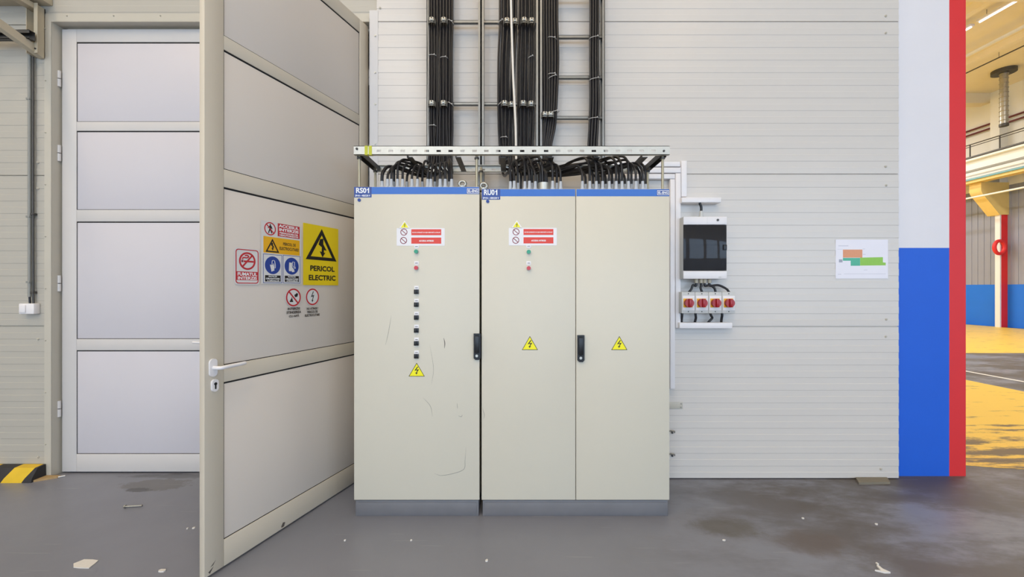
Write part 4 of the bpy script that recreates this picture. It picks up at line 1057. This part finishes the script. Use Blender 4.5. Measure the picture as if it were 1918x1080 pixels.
b.cyl((17.0,14.3,7.1),(17.0,14.3,CEIL-.01), .105, M['steel'], 24)
z = 7.25
while z < 8.9: b.tube([(17.0+.108*math.cos(a),14.3+.108*math.sin(a),z) for a in [2*math.pi*i/24 for i in range(24)]], .012, M['steel'], 6, closed=True); z += .16
b.build('pipe_body', r)
b = MB(); b.cyl((17.0,14.3,7.05),(17.0,14.3,7.14), .118, M['darksteel'], 24); b.build('lower_collar', r)
b = MB(); b.cyl((17.0,14.3,CEIL-.12),(17.0,14.3,CEIL-.002), .31, M['darksteel'], 28); b.build('roof_collar', r)
r = thing('hose_ring', (18.1, 15.40, 2.7), 'red ring hanging on the far red column', 'ring')
b = MB(); b.tube([(18.12+.19*math.cos(a), 15.38, 2.98+.24*math.sin(a)) for a in [2*math.pi*i/28 for i in range(28)]], .06, M['p_red'], 10, closed=True); b.build('ring', r)
b = MB(); b.box(18.1,18.2,15.38,15.45,3.2,3.26,M['darksteel'],.005); b.build('hook', r)
# ceiling lamps and trunking in the hall
def lamp(X, Y0, Y1, z, label, grp):
    r = thing('ceiling_lamp', (X, (Y0+Y1)/2, z), label, 'lamp', grp)
    b = MB(); b.box(X-.07, X+.07, Y0, Y1, z+.03, z+.09, M['white'], .008)
    for Y in (Y0+.2, Y1-.2): b.cyl((X,Y,z+.08),(X,Y,CEIL-.001), .006, M['darksteel'], 6)
    b.build('batten', r)
    b = MB(); b.cyl((X,Y0+.03,z+.012),(X,Y1-.03,z+.012), .022, M['lamp'], 12); b.build('tube', r)
lamp(12.85, 11.55, 12.75, 8.75, 'lit fluorescent tube lamp on the hall ceiling beside the pillar', 'fluorescent lamps in the hall'); lamp(12.85, 10.2, 11.4, 8.75, 'lit fluorescent tube lamp on the hall ceiling at the picture corner', 'fluorescent lamps in the hall')
b = MB(); b.box(14.14,14.24,4,33,8.68,8.74,M['pipe_w'],.005)
for Y in range(5, 33, 3): b.cyl((14.19,Y,8.73),(14.19,Y,CEIL-.001), .008, M['darksteel'], 6)
tag(b.build('lamp_trunking'), 'long white trunking line hanging under the hall ceiling', 'trunking')
b = MB(); b.tube([(15.3,4,8.7),(15.3,33,8.7)], .02, M['darksteel'], 8)
for Y in range(5, 33, 4): b.cyl((15.3,Y,8.7),(15.3,Y,CEIL-.001), .006, M['darksteel'], 6)
tag(b.build('pipe'), 'thin dark conduit under the hall ceiling', 'pipe')
b = MB(); b.box(11.2,13.0,13.35,13.6,8.35,8.5,M['darksteel'],.01); b.box(11.4,11.45,13.4,13.45,8.5,CEIL,M['darksteel']); b.box(12.8,12.85,13.4,13.45,8.5,CEIL,M['darksteel'])
tag(b.build('ceiling_beam'), 'short dark steel beam under the hall ceiling by the lamps', 'beam')

# ------------------------------------------------------------------ the hall behind the viewer: window wall
b = MB()
b.box(-8, SWX, -10, -9.8, 0, .3, M['creamwall']); b.box(-8, SWX, -10, -9.8, 5.2, CEIL, M['creamwall'])
wx = [-8,-6.6,-2.6,-1.8,2.2,3.0,7.0,7.8,11.8,12.6,16.6,SWX]
for i in range(0, len(wx), 2): b.box(wx[i], wx[i+1], -10, -9.8, .3, 5.2, M['creamwall'])
struct(b, 'wall_back')
for i in range(1, len(wx)-1, 2):
    a, c = wx[i], wx[i+1]; b = MB()
    for k in range(5): x = a+(c-a)*k/4; b.box(x-.03, x+.03, -9.95, -9.88, .3, 5.2, M['darksteel'])
    for z in (.3, 1.9, 3.5, 5.14): b.box(a, c, -9.95, -9.88, z, z+.06, M['darksteel'])
    struct(b, 'window_%d' % ((i+1)//2))
b = MB(); b.box(-8.2, -8, -10, 7.5, 0, CEIL, M['creamwall']); struct(b, 'wall_far_left')

# ------------------------------------------------------------------ light
def area(name, loc, rot, sx, sy, power, col):
    l = bpy.data.lights.new(name, 'AREA'); l.shape = 'RECTANGLE'; l.size = sx; l.size_y = sy; l.energy = power; l.color = col
    o = bpy.data.objects.new(name, l); COL.objects.link(o); o.location = loc; o.rotation_euler = rot; return o
for i in range(1, len(wx)-1, 2):
    a, c = wx[i], wx[i+1]
    area('window_daylight', ((a+c)/2, -9.75, 2.75), (R(90),0,0), c-a-.1, 4.8, 930, (.56,.74,.98))
# fluorescent rows over the near bay and the hall, plus added fill lights
for X, Y in ((-4.5,-3),(-4.5,.4),(0,-4),(0,-.6),(4.5,-5)):
    area('ceiling_tubes_and_fill', (X, Y, 8.5), (0,0,0), .5, 3.0, 300, (1.0,.76,.50))
area('ceiling_tubes_and_fill', (-3.8, -7.6, 8.5), (0,0,0), .8, 3.2, 900, (1.0,.96,.92))  # added unseen light, placed so the glossy wall strip beside the ladders brightens
for X, Y in ((9,7),(9,14),(14,8),(14,19),(9,22)):
    area('hall_tubes', (X, Y, 8.5), (0,0,0), .5, 4.0, 1000, (1.0,.97,.92))
area('hall_fill_light', (8, 22, 8.55), (0,0,0), 4, 8, 2000, (.85,.93,1.0))  # added fill light for the hall, out of view behind the pillar

w = bpy.data.worlds.new('world'); S.world = w; w.use_nodes = True
bg = w.node_tree.nodes['Background']; sky = w.node_tree.nodes.new('ShaderNodeTexSky')
sky.sky_type = 'HOSEK_WILKIE'; sky.turbidity = 6; sky.sun_direction = (.3, .8, .5)
w.node_tree.links.new(sky.outputs['Color'], bg.inputs['Color']); bg.inputs['Strength'].default_value = .6

# ------------------------------------------------------------------ camera
cam = bpy.data.cameras.new('camera'); co = bpy.data.objects.new('camera', cam); COL.objects.link(co)
co.location = (0, 0, CZ); co.rotation_euler = (R(90), 0, 0)
cam.sensor_width = 36; cam.lens = F/1918*36; cam.clip_start = .05; cam.clip_end = 200
S.camera = co
S.view_settings.view_transform = 'Standard'; S.view_settings.look = 'None'; S.view_settings.gamma = 1; S.view_settings.use_curve_mapping = False
S.view_settings.exposure = -1.77
